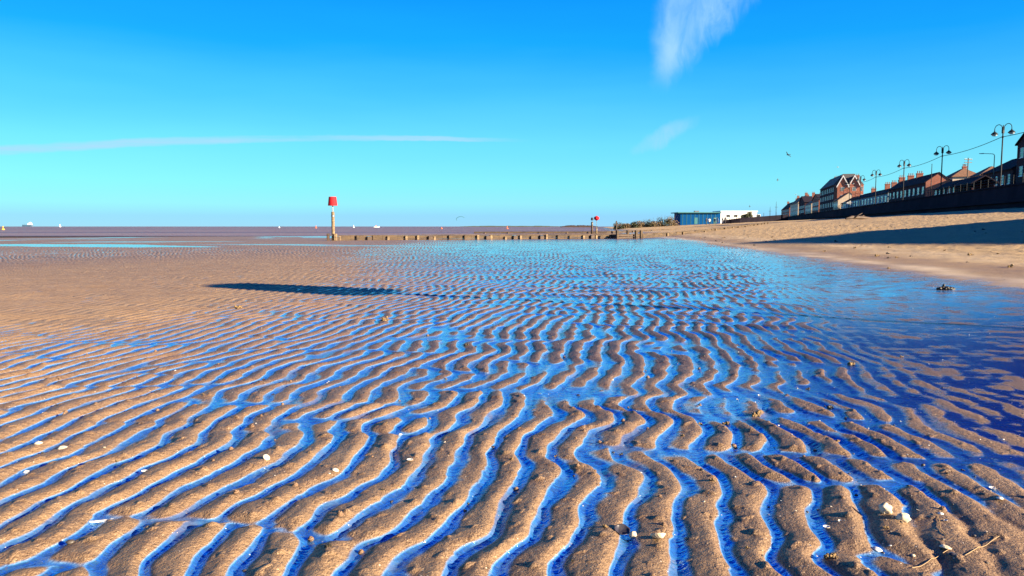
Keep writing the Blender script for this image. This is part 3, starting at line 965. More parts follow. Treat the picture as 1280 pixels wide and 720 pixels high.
mr.raw([(-L_ / 2 + 1, 0.4, H_ - 0.05), (L_ / 2, 0.4, H_ - 0.05), (L_ / 2, -12.4, H_ - 0.05), (-L_ / 2 + 1, -12.4, H_ - 0.05), (-L_ / 2 + 3, -4, H_ + 4.9), (L_ / 2 - 3, -4, H_ + 4.9), (L_ / 2 - 3, -8.5, H_ + 4.9), (-L_ / 2 + 3, -8.5, H_ + 4.9)],
       [(3, 2, 1, 0), (4, 5, 6, 7), (0, 1, 5, 4), (1, 2, 6, 5), (2, 3, 7, 6), (3, 0, 4, 7)])
mr.build('roof', M['greyslate'], root)
for zz in (2.0, 5.4, 8.8, 12.0):
    for i in range(8):
        window(root, -L_ / 2 + L_ * (i + 0.5) / 8, zz, 1.5, 1.9, 'sea', 0.0)
    for i in range(4):
        pass
chimney(root, -L_ / 2 + 9, -10.5, H_ + 1, H_ + 4.6, 1.0, 2.2)
chimney(root, L_ / 2 - 8, -6.5, H_ + 3, H_ + 5.8, 1.0, 2.2)
# white fronted hotel in front of the block and the far, varied houses
far = [(318, 330, 14.5, 9, 5.0, 7.6, 'white', 'slate', 'white house with slate roof just right of the twin gabled building', 4),
       (332, 345, 13.5, 9, 6.6, 9.8, 'cream', 'tile', 'cream house with brown roof below the twin gables', 4),
       (400, 428, 14, 10, 9.5, 12.5, 'brick', 'slate', 'three storey brick house just left of the twin gabled building', 6),
       (432, 462, 14, 10, 8.0, 12.0, 'cream', 'tile', 'distant cream house with brown tiled roof on the seafront', 6),
       (466, 500, 14, 10, 10.0, 14.0, 'shadebrick', 'slate', 'distant dark brick house with slate roof on the seafront', 6),
       (505, 560, 14, 10, 11.0, 15.5, 'cream', 'tile', 'distant pale house, tallest of the far seafront row', 8),
       (566, 640, 14, 10, 9.0, 14.0, 'brick', 'slate', 'distant red brick house at the far left end of the row', 10)]
for (a0, a1, q, D, he, hr, wm, rm, lab, nc) in far:
    r_ = terrace('seafront_house', lab, a0, a1, q, D, he, hr, wm, rm, nc, (1.8, 4.6) if he < 8 else (1.8, 4.8, 7.4), endw=((-3, 4.6, 1.6, 1.6), (-6.5, 4.6, 1.6, 1.6)),
                 chim=((-(a1 - a0) / 2 + 2, -D / 2, hr - 1, hr + 1.6), ((a1 - a0) / 2 - 2, -D / 2, hr - 1, hr + 1.6)), ww=1.8, axis='x' if he < 9.2 else 'y' if a1 - a0 < 40 else 'x')
# houses nearer than the frame: they stand beside the photographer and throw the two long shadows on the sand
terrace('seafront_house', 'tall gabled seafront house whose shadow falls across the upper beach', 4.5, 27, Q, 10, 8.6, 10.6, 'brick', 'slate', 5, (1.7, 4.9, 7.4), axis='y', doors=1)
terrace('seafront_house', 'low brick seafront terrace running out of the picture on the right', 28, 122, Q, 10, 3.9, 6.2, 'brick', 'slate', 14, (1.8,), doors=7, cat='terrace')
root = site('seafront_house', -24, -2, Q, 'small brick seafront house standing behind the photographer', cat='house')
wall_body(22, 9, 0, 4.2, 6.0).build('wall', M['brick'], root)
gable_roof(22, 9, 4.2, 6.02).build('roof', M['slate'], root)
for i in range(6):
    window(root, -9 + 3.4 * i, 1.8, 1.3, 1.6, 'sea', 0.0)


# ------------------------------------------------------------------ lamps, cable, poles
def make_lamp():
    root = empty('street_lamp', (0, 0, 0))
    MB().lathe([(0.22, 0), (0.22, 0.9), (0.14, 1.05), (0.11, 1.2), (0.085, 9.0), (0.085, 9.75), (0.03, 9.95)], 10).build('pole', M['iron'], root, True)
    MB().lathe([(0.12, 8.1), (0.14, 8.15), (0.14, 8.3), (0.12, 8.35)], 10).build('collar', M['iron'], root)
    MB().box(-0.16, 0.16, -0.12, 0.12, 8.75, 9.55).build('bracket_box', M['iron'], root, bevel=0.02)
    for s in (-1, 1):
        pts = [(0.0, s * 0.10, 9.2)]
        for k in range(11):
            ang = PI * k / 10
            pts.append((0, s * (0.72 - 0.58 * math.cos(ang)), 9.45 + 0.62 * math.sin(ang)))
        pts.append((0, s * 1.30, 9.2))
        arm = MB().tube(pts, 0.05, 8).build('arm', M['iron'], root, True)
        head = MB().lathe([(0.06, 9.24), (0.10, 9.12), (0.30, 8.96), (0.46, 8.78), (0.47, 8.70), (0.40, 8.70)], 14, (0, s * 1.30, 0)).build('lamp_head', M['iron'], arm, True)
        MB().lathe([(0.38, 8.70), (0.34, 8.58), (0.18, 8.48), (0.02, 8.46)], 14, (0, s * 1.30, 0)).build('globe', M['lampglass'], arm, True)
    return root


lamp0 = make_lamp()
LQ = 3.0
lamp_px = [1250, 1176, 1129, 1094.5, 1075.5, 1062]
lamp_lab = ['black twin arm street lamp standing tallest near the right edge', 'black twin arm street lamp above the two brown roofed houses',
            'black twin arm street lamp over the middle of the long dark terrace', 'black twin arm street lamp over the pale shops',
            'small black twin arm street lamp right beside the twin gabled building', 'smallest black twin arm street lamp in front of the twin gabled building']
lamp_a = [a_of(p, LQ) for p in lamp_px]
lamp_a = [lamp_a[0] - 28.0] + lamp_a
lamp_lab = ['black twin arm street lamp just outside the right edge of the photo'] + lamp_lab
for i, (a, lab) in enumerate(zip(lamp_a, lamp_lab)):
    o = lamp0 if i == 0 else copy_tree(lamp0)
    o.location = PP(a, LQ, PROM_Z)
    o.rotation_euler = (0, 0, TH + R(-55))
    o.scale = (0.96, 0.96, 0.96)
    tag(o, lab, 'street lamp', 'twin arm lamps along the promenade')
pts = []
for i in range(len(lamp_a) - 1):
    for k in range(10):
        f = k / 10
        a = lamp_a[i] + (lamp_a[i + 1] - lamp_a[i]) * f
        pts.append(PP(a, LQ - 0.15, PROM_Z + 7.9 - 0.38 * 4 * f * (1 - f)))
pts.append(PP(lamp_a[-1], LQ - 0.15, PROM_Z + 7.9))
tag(MB().tube(pts, 0.045, 5).build('cable', M['iron']), 'dark overhead cable strung between the twin arm street lamps', 'cable')

# modern single-arm street light
root = tag(empty('street_light', PP(a_of(1241, 9.0), 9.0, PROM_Z), 0), 'plain single arm street light between tall lamp and the gabled house', 'street light')
pts = [(0, 0, 0), (0, 0, 7.2), (-0.12, 0, 7.42), (-0.4, 0, 7.5), (-1.9, 0, 7.55)]
MB().tube(pts, [0.09, 0.06, 0.055, 0.05, 0.045], 8).build('pole', M['galv'], root, True)
MB().raw([(-1.85, -0.12, 7.48), (-2.55, -0.14, 7.5), (-2.55, 0.14, 7.5), (-1.85, 0.12, 7.48), (-1.85, -0.1, 7.62), (-2.5, -0.1, 7.58), (-2.5, 0.1, 7.58), (-1.85, 0.1, 7.62)],
         [(0, 3, 2, 1), (4, 5, 6, 7), (0, 1, 5, 4), (1, 2, 6, 5), (2, 3, 7, 6), (3, 0, 4, 7)]).build('lantern', M['galv'], root)
# telegraph pole with crossarms
root = tag(empty('telegraph_pole', PP(a_of(1208.5, 20), 20, PROM_Z), 0.3), 'wooden telegraph pole with crossarms behind the brown roofed houses', 'utility pole')
MB().tube([(0, 0, 0), (0, 0, 11.2)], [0.16, 0.10], 8).build('pole', M['dtimber'], root, True)
for z in (10.1, 10.75):
    MB().box(-1.1, 1.1, -0.06, 0.06, z, z + 0.13).build('crossarm', M['dtimber'], root)
for x in (-1.0, -0.5, 0.5, 1.0):
    MB().lathe([(0.03, 10.88), (0.06, 10.95), (0.05, 11.05), (0.02, 11.1)], 6, (x, 0, 0)).build('insulator', M['shipwhite'], root)
root = tag(empty('chimney_flue', PP(a_of(1162.5, 15), 15.2, PROM_Z), 0), 'thin dark pole standing at the sunlit gable end of the terrace', 'pole')
MB().lathe([(0.10, 0), (0.09, 8), (0.07, 10.6), (0.09, 10.62), (0.09, 10.8)], 8).build('pole', M['iron'], root)
root.name = 'signal_pole'
for i, (px, h, lab) in enumerate(((962, 9.5, 'leftmost thin dark mast beyond the far end of the seafront'), (969.5, 12.5, 'taller thin dark mast near the far seafront houses'))):
    root = tag(empty('flag_mast', at_depth(px, 283, 420) + Vector((0, 0, 1.5)), 0), lab, 'mast')
    MB().lathe([(0.5, 0), (0.5, 0.4), (0.16, 0.5), (0.12, h * 0.8), (0.06, h)], 8).build('pole', M['iron'], root)
    MB().box(-0.8, 0.8, -0.05, 0.05, h * 0.74, h * 0.74 + 0.12).build('crosstree', M['iron'], root)

# seafront shelters seen as low dark shapes above the wall
for px0, px1, lab in ((1197, 1222, 'low dark promenade shelter with pitched roof on the sea wall'), (1176, 1195, 'small dark promenade kiosk left of the shelter')):
    a1, a0 = a_of(px0, 5.0), a_of(px1, 5.0)
    L = a1 - a0
    root = tag(empty('promenade_shelter', PP((a0 + a1) / 2, 4.4, PROM_Z), TH), lab, 'shelter')
    gable_roof(L, 3.2, 2.5, 3.5).build('roof', M['slate'], root)
    MB().box(-L / 2 + 0.2, L / 2 - 0.2, -3.1, -2.95, 0, 2.48).build('back_wall', M['shadebrick'], root)
    for i in range(5):
        x = -L / 2 + 0.3 + (L - 0.6) * i / 4
        MB().box(x - 0.07, x + 0.07, -0.2, -0.06, 0, 2.6).build('post', M['iron'], root)
    MB().box(-L / 2 + 0.6, L / 2 - 0.6, -2.9, -2.4, 0.42, 0.5).build('bench', M['dtimber'], root)


# ------------------------------------------------------------------ groynes and beach markers
def groyne(label, pts, hgt, step=1.5, gaps=True, cat='groyne', top_z=None, posts_front=True, seed=1):
    rnd = random.Random(seed)
    root = tag(empty('timber_groyne', (pts[0][0], pts[0][1], 0), 0), label, cat)
    P0 = Vector((pts[0][0], pts[0][1], 0))
    n = 0
    for (x0, y0, z0), (x1, y1, z1) in zip(pts[:-1], pts[1:]):
        A, B = Vector((x0, y0, z0)), Vector((x1, y1, z1))
        d = (B - A); L = Vector((d.x, d.y, 0)).length
        k = max(1, round(L / step))
        ux = Vector((d.x, d.y, 0)).normalized(); uy = Vector((ux.y, -ux.x, 0))
        if uy.y > 0:
            uy = -uy
        rz = math.atan2(ux.y, ux.x)
        for i in range(k):
            if n >= 90:
                break
            C = A + d * ((i + 0.5) / k)
            zt = C.z + hgt
            gap = gaps and i % 2 == 0 and rnd.random() < 0.8
            w = L / k
            lo, hi = (-0.18 * w, 0.5 * w) if gap else (-0.5 * w, 0.5 * w)
            m = MB()
            nb = 3
            for b_ in range(nb):
                za, zb = C.z - 0.35 + (hgt + 0.35) * b_ / nb, C.z - 0.35 + (hgt + 0.35) * (b_ + 0.94) / nb
                m.obox(C - P0 + ux * ((lo + hi) / 2) + Vector((0, 0, (za + zb) / 2 - C.z)), ux * (hi - lo) / 2 * 0.995, uy * rnd.uniform(0.045, 0.06), Vector((0, 0, (zb - za) / 2)))
            m.build('plank_panel', M['plank'], root, bevel=0.008)
            if gap:
                m = MB().obox(C - P0 + ux * (-0.34 * w) + uy * 0.02 + Vector((0, 0, hgt * 0.36)), ux * 0.15 * w, uy * 0.22, Vector((0, 0, hgt * 0.5)))
                m.build('timber_block', M['dtimber'], root, bevel=0.02)
            pr = rnd.uniform(0.62, 1.12)
            m = MB().obox(C - P0 + ux * (rnd.uniform(-0.22, 0.06) * w) + uy * 0.14 + Vector((0, 0, (hgt * pr - 0.5) / 2)), ux * 0.085, uy * 0.075, Vector((0, 0, (hgt * pr + 0.5) / 2)))
            m.build('post', M['timber' if rnd.random() < .45 else 'plank'], root, bevel=0.012)
            n += 1
    m = MB()
    for (x0, y0, z0), (x1, y1, z1) in zip(pts[:-1], pts[1:]):
        A, B = Vector((x0, y0, z0 + hgt + 0.03)) - P0, Vector((x1, y1, z1 + hgt + 0.03)) - P0
        d = (B - A); u = d.normalized(); w_ = Vector((u.y, -u.x, 0)).normalized()
        m.obox((A + B) / 2, d / 2, w_ * 0.10, Vector((0, 0, 0.028)))
    m.build('capping_beam', M['plank'], root)
    return root


def mz(x, y):
    return float(macro(np.array([x]), np.array([y]))[0])


gp = on_ground(418, 300.5)
G1 = [(gp.x, gp.y, 0.0), (9.6, 62.5, 0.02)]
groyne('nearest low timber groyne of planks and posts running right from the red topped marker', G1, 0.31, 1.15, seed=3)
G1b = [(9.9, 62.7, 0.05), (15.5, 70, 0.2), (21.5, 80, 0.45), (32, 101, 0.95), (45, 130, 1.5)]
groyne('upper timber groyne climbing the dry sand towards the blue building', G1b, 0.24, 5.0, gaps=False, seed=5)
o_ = on_ground(772, 298)
m = MB(); m.box(-0.75, 0.75, -0.5, 0.5, -0.3, 0.95)
root = tag(empty('timber_crib', (9.2, 61.6, 0), 0.4), 'dark square timber crib with pale posts where the two groynes meet', 'groyne')
for i in range(3):
    MB().box(-0.8, 0.8, -0.55, 0.55, -0.2 + i * 0.19, -0.04 + i * 0.19).build('beam', M['dtimber'], root, bevel=0.015)
for x, y in ((-0.9, -0.65), (0.9, -0.65), (0.9, 0.65), (1.35, -0.7)):
    MB().box(x - 0.1, x + 0.1, y - 0.1, y + 0.1, -0.4, 0.68).build('post', M['plank'], root, bevel=0.015)
G2 = [(-6, 117, -0.18), (15, 118, -0.12), (28, 124, 0.25)]
groyne('distant dark timber groyne line behind the nearest groyne', G2, 0.30, 4.0, gaps=False, seed=7)


def marker(label, loc, pile_h, pile_r, rod_h, mark, mark_h, r0, r1, pm, mm, cat='beach marker'):
    root = tag(empty('groyne_marker', loc, 0.3), label, cat)
    MB().lathe([(pile_r * 1.06, -0.6), (pile_r, 0.3), (pile_r * 0.96, pile_h - 0.05), (pile_r * 0.85, pile_h)], 12).build('pile', M[pm], root, True)
    MB().lathe([(pile_r * 1.12, pile_h - 0.35), (pile_r * 1.12, pile_h - 0.25)], 12).build('band', M['galv'], root)
    MB().lathe([(0.035, pile_h - 0.2), (0.035, pile_h + rod_h + mark_h * 0.9)], 8).build('rod', M['galv'], root)
    z = pile_h + rod_h
    if mark == 'can':
        t = MB()
        n = 18
        t.lathe([(r0 * 0.96, z), (r0, z + 0.02), (r1, z + mark_h - 0.02), (r1 * 0.96, z + mark_h)], n)
        t.build('topmark', M[mm], root)
    else:
        MB().lathe([(0.02, z), (r0, z + mark_h * 0.3), (r0, z + mark_h * 0.7), (0.02, z + mark_h)], 12).build('topmark', M[mm], root)
    return root


K = gp.y / F
marker('timber post with a red can shaped topmark standing at the seaward end of the groyne', (gp.x, gp.y - 0.3, 0), 35.5 * K, 0.115, 7.5 * K, 'can', 10.8 * K, 5.7 * K, 4.6 * K, 'timber', 'red')
root = tag(empty('groyne_end_block', (gp.x - 0.1, gp.y - 0.35, 0), 0.1), 'short timber block clasping the foot of the red topped post', 'timber block')
MB().box(-0.33, -0.17, -0.2, 0.2, -0.3, 0.50).build('cheek', M['dtimber'], root, bevel=0.02)
MB().box(0.17, 0.36, -0.2, 0.2, -0.3, 0.48).build('cheek', M['timber'], root, bevel=0.02)
MB().tube([(-0.34, -0.1, 0.35), (0.37, -0.1, 0.35)], 0.025, 6).build('bolt', M['galv'], root)
p = at_depth(745.6, 288.8, 112)
marker('far marker pole with a small red diamond shaped topmark', (p.x, p.y, p.z), 0.5, 0.12, 1.05, 'ball', 0.75, 0.40, 0.3, 'timber', 'red')
# the next marker along the beach, just outside the frame: its red can throws the dark patch on the left
tipx, tipy, Lm = -4.75, 12.5, 13.0
mx, my = tipx + .88 * Lm, tipy - .477 * Lm
zt = Lm * math.tan(SUN_EL)
mzz = mz(mx, my)
marker('red can topped marker post on the wet beach just outside the right of the photo', (mx, my, mzz), zt - mzz - 1.10, 0.09, 0.2, 'can', 0.9, 0.60, 0.50, 'timber', 'red')
p = at_depth(740.0, 288.5, 113)
marker('far dark marker post just left of the red diamond topmark', (p.x, p.y, p.z), 1.35, 0.16, 0.25, 'can', 0.4, 0.2, 0.16, 'dtimber', 'iron')
p = at_depth(770.4, 287.5, 118)
root = tag(empty('mooring_post', p, 0), 'dark bare post with a crossbar standing before the scrub', 'post')
MB().lathe([(0.11, -0.5), (0.10, 1.4), (0.08, 1.45)], 8).build('pile', M['dtimber'], root)
MB().box(-0.45, 0.75, -0.05, 0.05, 0.72, 0.9).build('crossbar', M['dtimber'], root)

# ------------------------------------------------------------------ far buildings, ramp, scrub
Yb = 232.0
p0, p1 = at_depth(848.5, 278, Yb), at_depth(900, 278, Yb)
Lb = p1.x - p0.x
kk = Yb / F
root = tag(empty('leisure_building', ((p0.x + p1.x) / 2, Yb, p0.z), 0.0), 'flat roofed blue clad building beyond the upper beach', 'building')
MB().box(-Lb / 2 + 0.5, Lb / 2, 0, 9, -1.8, 11.6 * kk).build('wall', M['blueclad'], root)
MB().box(-Lb / 2 - 0.5, Lb / 2 + 0.2, -0.7, 9.6, 11.6 * kk + 0.003, 12.7 * kk).build('roof', M['greentrim'], root)
MB().box(-0.8, 0.6, 3, 4.2, 12.7 * kk + 0.003, 12.7 * kk + 0.5).build('roof_vent', M['galv'], root)
for i in range(9):
    x = -Lb / 2 + 1.2 + i * (Lb - 2) / 8.6
    MB().box(x - 0.05, x + 0.05, -0.06, -0.003, -1.0, 11.55 * kk).build('cladding_rib', M['greentrim'], root)
for i in range(2):
    x = -1.6 + 6 * i
    d = MB().box(x, x + 1.0, -0.05, -0.004, -0.5, 1.5).build('door', M['greentrim'], root)
    MB().box(x + 0.78, x + 0.9, -0.1, -0.052, 0.5, 0.6).build('handle', M['galv'], d)
p0, p1 = at_depth(900.6, 276, 236), at_depth(946, 276, 236)
Lw = p1.x - p0.x
kw = 236 / F
root = tag(empty('white_pavilion', ((p0.x + p1.x) / 2, 236, p0.z), 0.0), 'long low white walled building joined on right of the blue one', 'building')
MB().box(-Lw / 2, Lw / 2, 0, 9, -2.0, 11.2 * kw).build('wall', M['white'], root)
MB().box(-Lw / 2 - 0.1, Lw / 2 + 0.2, -0.25, 9.3, 11.2 * kw + 0.003, 11.2 * kw + 0.3).build('roof', M['white'], root)
for i in range(5):
    x = -Lw / 2 + 1.8 + i * 2.4
    f = MB().box(x, x + 1.3, -0.07, -0.003, 1.1, 2.0).build('window', M['frame'], root)
    MB().box(x + 0.1, x + 1.2, -0.09, -0.072, 1.2, 1.9).build('pane', M['glass'], f)
# ramp wall rising to the promenade
a_, b__, c_ = at_depth(903, 275.5, 205), at_depth(925, 272.5, 205), at_depth(985, 268, 230)
root = tag(empty('ramp_wall', (0, 0, 0)), 'dark low ramp wall in front of the white building', 'wall')
m = MB()
V_ = [Vector((q.x, q.y, q.z)) for q in (a_, b__, c_)]
vs = []
for q in V_:
    vs += [(q.x, q.y, -0.5), (q.x, q.y, q.z), (q.x + 0.1, q.y + 0.6, q.z), (q.x + 0.1, q.y + 0.6, -0.5)]
fs = [(0, 1, 2, 3), (8, 11, 10, 9)]
for i in range(2):
    for k in range(4):
        fs.append((4 * i + k, 4 * i + (k + 1) % 4, 4 * i + 4 + (k + 1) % 4, 4 * i + 4 + k))
m.raw(vs, fs).build('wall_face', M['rampwall'], root)
for i in range(16):
    f = i / 15
    q = V_[0].lerp(V_[1], f * 2) if f < 0.5 else V_[1].lerp(V_[2], f * 2 - 1)
    MB().box(q.x + 0.02, q.x + 0.10, q.y + 0.2, q.y + 0.28, q.z + 0.003, q.z + 0.95).build('post', M['iron'], root)


def leafy(m, c, r, n, size, rnd, squash=0.7):
    """many small leaf faces through a volume"""
    for _ in range(n):
        d = Vector((rnd.gauss(0, 1), rnd.gauss(0, 1), rnd.gauss(0, 1))).normalized() * (rnd.random() ** 0.45)
        q = Vector(c) + Vector((d.x * r[0], d.y * r[1], d.z * r[2]))
        u = Vector((rnd.uniform(-1, 1), rnd.uniform(-1, 1), rnd.uniform(-1, 1))).normalized()
        w = u.cross(Vector((rnd.uniform(-1, 1), rnd.uniform(-1, 1), rnd.uniform(-1, 1)))).normalized()
        s = size * rnd.uniform(0.6, 1.4)
        m.raw([q - u * s, q + w * s * 0.5, q + u * s, q - w * s * 0.5], [(0, 1, 2, 3)])


shr = [(774, 281.8, 1.0, 1.6, 'leaf', 'low dark shrub at the seaward tip of the scrub row'), (784, 281.6, 0.8, 1.5, 'drybrush', 'low dry shrub second from the seaward tip of the scrub'),
       (793, 281.2, 1.1, 1.7, 'leaf', 'dark green shrub in the middle of the lower scrub'), (802, 280.8, 1.4, 1.8, 'drybrush', 'dry brown shrub left of the taller dark one'),
       (811, 280.4, 1.7, 2.0, 'leaf', 'taller dark shrub in the middle of the scrub row'), (820, 280.0, 2.0, 2.1, 'drybrush', 'tall dry twiggy shrub, third from the blue building'),
       (830, 279.6, 2.3, 2.2, 'leaf', 'tall dark shrub second from the blue building'), (841, 279.2, 2.4, 2.2, 'drybrush', 'tall dry shrub touching the blue building')]
for i, (px, py, h, w, mm, lab) in enumerate(shr):
    rnd = random.Random(40 + i)
    p = at_depth(px, py, 222)
    p.z = min(p.z, mz(p.x, p.y)) + 0.05
    h += max(0.0, at_depth(px, py, 222).z - p.z)
    root = tag(empty('dune_shrub', p), lab, 'shrub', 'scrub left of the blue building')
    m = MB()
    for _ in range(7):
        leafy(m, (rnd.uniform(-w * 0.6, w * 0.6), rnd.uniform(-1, 1), h * rnd.uniform(-0.05, 0.6)), (w * 0.6, w * 0.6, h * 0.45), 190, 0.16, rnd)
    m.build('foliage', M[mm], root)
    m = MB()
    for _ in range(7):
        m.tube([(0, 0, -0.6), (rnd.uniform(-w, w) * 0.7, rnd.uniform(-0.8, 0.8), h * rnd.uniform(0.7, 1.15))], [0.05, 0.015], 5)
    m.build('stems', M['bark'], root)
for px, py, hh, lab in ((935.5, 276, 2.6, 'rounded dark tree in front of the white building'), (930, 275.8, 1.5, 'small dark shrub beside the rounded tree')):
    p = at_depth(px, py, 212)
    root = tag(empty('seaside_tree', p), lab, 'tree')
    rnd = random.Random(int(px))
    m = MB()
    for _ in range(7):
        leafy(m, (rnd.uniform(-0.7, 0.7), rnd.uniform(-0.7, 0.7), hh * rnd.uniform(0.5, 0.95)), (0.65, 0.65, 0.55), 140, 0.15, rnd)
    m.build('crown', M['leaf'], root)
    m = MB().tube([(0, 0, -1.5), (0.05, 0, hh * 0.5)], [0.14, 0.08], 7)
    for k in range(4):
        m.tube([(0.05, 0, hh * 0.45), (math.cos(k * 1.6) * 0.6, math.sin(k * 1.6) * 0.6, hh * 0.85)], [0.06, 0.02], 5)
    m.build('trunk', M['bark'], root)


# ------------------------------------------------------------------ people on the beach
def person(label, loc, rz, top, legs, h=1.72, stride=0.22, arm=0.2):
    root = tag(empty('person', loc, rz), label, 'person', 'people walking on the upper beach')
    s = h / 1.72
    J = {'pel': (0, 0, .93), 'wai': (0, 0, 1.08), 'che': (0, 0, 1.30), 'nek': (0, 0, 1.47), 'hd0': (0, .02, 1.55), 'hd1': (0, .03, 1.64), 'hd2': (0, .02, 1.70)}
    for sg, n in ((-1, 'l'), (1, 'r')):
        f = sg * stride
        J.update({n + 'hip': (sg * .10, 0, .90), n + 'kne': (sg * .10, f * .55 + .04, .50), n + 'ank': (sg * .10, f - .02, .09), n + 'toe': (sg * .11, f + .15, .04),
                  n + 'sho': (sg * .19, 0, 1.40), n + 'elb': (sg * .24, -f * arm * 2, 1.12), n + 'wri': (sg * .23, -f * arm * 2 + .12, .90), n + 'han': (sg * .225, -f * arm * 2 + .15, .81)})
    E = [('pel', 'wai'), ('wai', 'che'), ('che', 'nek'), ('nek', 'hd0'), ('hd0', 'hd1'), ('hd1', 'hd2')]
    for n in 'lr':
        E += [('pel', n + 'hip'), (n + 'hip', n + 'kne'), (n + 'kne', n + 'ank'), (n + 'ank', n + 'toe'), ('che', n + 'sho'), (n + 'sho', n + 'elb'), (n + 'elb', n + 'wri'), (n + 'wri', n + 'han')]
    rad = {'pel': .15, 'wai': .14, 'che': .16, 'nek': .06, 'hd0': .085, 'hd1': .10, 'hd2': .07, 'hip': .10, 'kne': .07, 'ank': .05, 'toe': .04, 'sho': .08, 'elb': .055, 'wri': .04, 'han': .04}
    ks = list(J); me = bpy.data.meshes.new('body')
    me.from_pydata([tuple(c * s for c in J[k]) for k in ks], [(ks.index(a), ks.index(b_)) for a, b_ in E], [])
    ob = bpy.data.objects.new('body', me); COL.objects.link(ob); ob.parent = root
    md = ob.modifiers.new('skin', 'SKIN')
    for i, k in enumerate(ks):
        r = rad.get(k, rad.get(k[1:], .06)) * s
        me.skin_vertices[0].data[i].radius = (r, r * (0.75 if k in ('che', 'wai', 'pel') else 1))
    me.skin_vertices[0].data[0].use_root = True
    ob.modifiers.new('sub', 'SUBSURF').levels = 1
    ob.modifiers['sub'].render_levels = 1
    # bake to a real mesh so clothes can be coloured by height
    dg = bpy.context.evaluated_depsgraph_get()
    ev = ob.evaluated_get(dg)
    nm = bpy.data.meshes.new_from_object(ev)
    ob.modifiers.clear(); ob.data = nm; nm.name = 'body'
    nm.materials.clear()
    for mm in (M[legs], M[top], M['skin'], M['hair']):
        nm.materials.append(mm)
    for pl in nm.polygons:
        c = pl.center / s
        hand = abs(c.x) > 0.17 and c.z < 0.89 and c.z > 0.7
        pl.material_index = 2 if (hand or c.z > 1.49) else (1 if c.z > 0.88 else 0)
        if c.z > 1.64 or (c.z > 1.52 and c.y < 0.0):
            pl.material_index = 3
        pl.use_smooth = True
    return root


PX = [(883, 281.0, 'darkcloth', 'darkcloth', 'person in black clothes at the left of the beach group', 0.4, 1.78), (886.6, 281.3, 'whitecloth', 'darkcloth', 'person in a white jacket near the left of the beach group', 0.2, 1.66),
      (893.5, 281.0, 'navycloth', 'darkcloth', 'person in a navy coat in the middle of the beach group', 2.6, 1.6), (896.6, 280.8, 'bluecloth', 'navycloth', 'person in a lighter blue jacket in the beach group', -0.7, 1.72),
      (903.2, 280.4, 'darkcloth', 'navycloth', 'tall person in dark clothes, second from the right of the group', 1.0, 1.8), (906.5, 280.2, 'darkcloth', 'darkcloth', 'person in dark clothes at the right end of the group', 0.1, 1.8)]
for px, py, t_, l_, lab, rz, h in PX:
    # put the feet on the sand along that line of sight
    for Y in np.arange(120, 215, 1.0):
        q = at_depth(px, py, Y)
        if mz(q.x, q.y) > q.z:
            break
    person(lab, (q.x, q.y, mz(q.x, q.y) - 0.02), rz, t_, l_, h)


# ------------------------------------------------------------------ birds, kite, ship, buoys
def bird(label, px, py, Y, span, bank, yaw, mname='gull', flap=0.18):
    p = at_depth(px, py, Y)
    root = empty('gull', p)
    root.rotation_euler = (0, bank, yaw)
    tag(root, label, 'bird')
    m = MB()
    m.tube([(0, -.30 * span, 0), (0, -.22 * span, 0.0), (0, -.05 * span, 0), (0, .12 * span, .01 * span), (0, .20 * span, .02 * span), (0, .26 * span, .012 * span)],
           [.012 * span, .035 * span, .065 * span, .055 * span, .034 * span, .008 * span], 8)
    for sg in (-1, 1):
        pr = [(0.02, .08, -.07, 0), (.22, .09, -.05, flap * .7), (.38, .03, -.06, flap), (.50, -.06, -.09, flap * .85)]
        vs, fs = [], []
        for (x, yl, yt, z) in pr:
            for dz in (.008, -.008):
                vs += [(sg * x * span, yl * span, (z * .5 + dz) * span), (sg * x * span, yt * span, (z * .5 + dz * .4) * span)]
        for i in range(3):
            o = 4 * i
            fs += [(o, o + 1, o + 5, o + 4), (o + 2, o + 6, o + 7, o + 3), (o, o + 4, o + 6, o + 2), (o + 1, o + 3, o + 7, o + 5)]
        fs += [(0, 2, 3, 1), (12, 13, 15, 14)]
        m.raw(vs, fs)
    m.raw([(-.03 * span, -.26 * span, .004), (.03 * span, -.26 * span, .004), (.06 * span, -.40 * span, .004), (-.06 * span, -.40 * span, .004),
           (-.03 * span, -.26 * span, -.008), (.03 * span, -.26 * span, -.008), (.06 * span, -.40 * span, -.008), (-.06 * span, -.40 * span, -.008)],
          [(0, 1, 2, 3), (7, 6, 5, 4), (0, 4, 5, 1), (1, 5, 6, 2), (2, 6, 7, 3), (3, 7, 4, 0)])
    b_ = m.build('body', M[mname], root, True)
    return root


bird('dark gull gliding steeply banked high above the far houses', 985, 193.5, 95, 1.05, R(38), R(25))
bird('small dark gull below the banking gull', 972, 225, 110, 0.62, R(-50), R(60))
bird('pale distant gull above the twin gabled building', 1047, 209, 130, 0.6, R(15), R(80), 'gullwhite')
bird('tiny pale gull over the far end of the seafront', 994.5, 243.3, 130, 0.62, R(-12), R(10), 'gullwhite')
bird('dark bird above the rounded tree and white building', 937, 258, 150, 0.62, R(50), R(70))

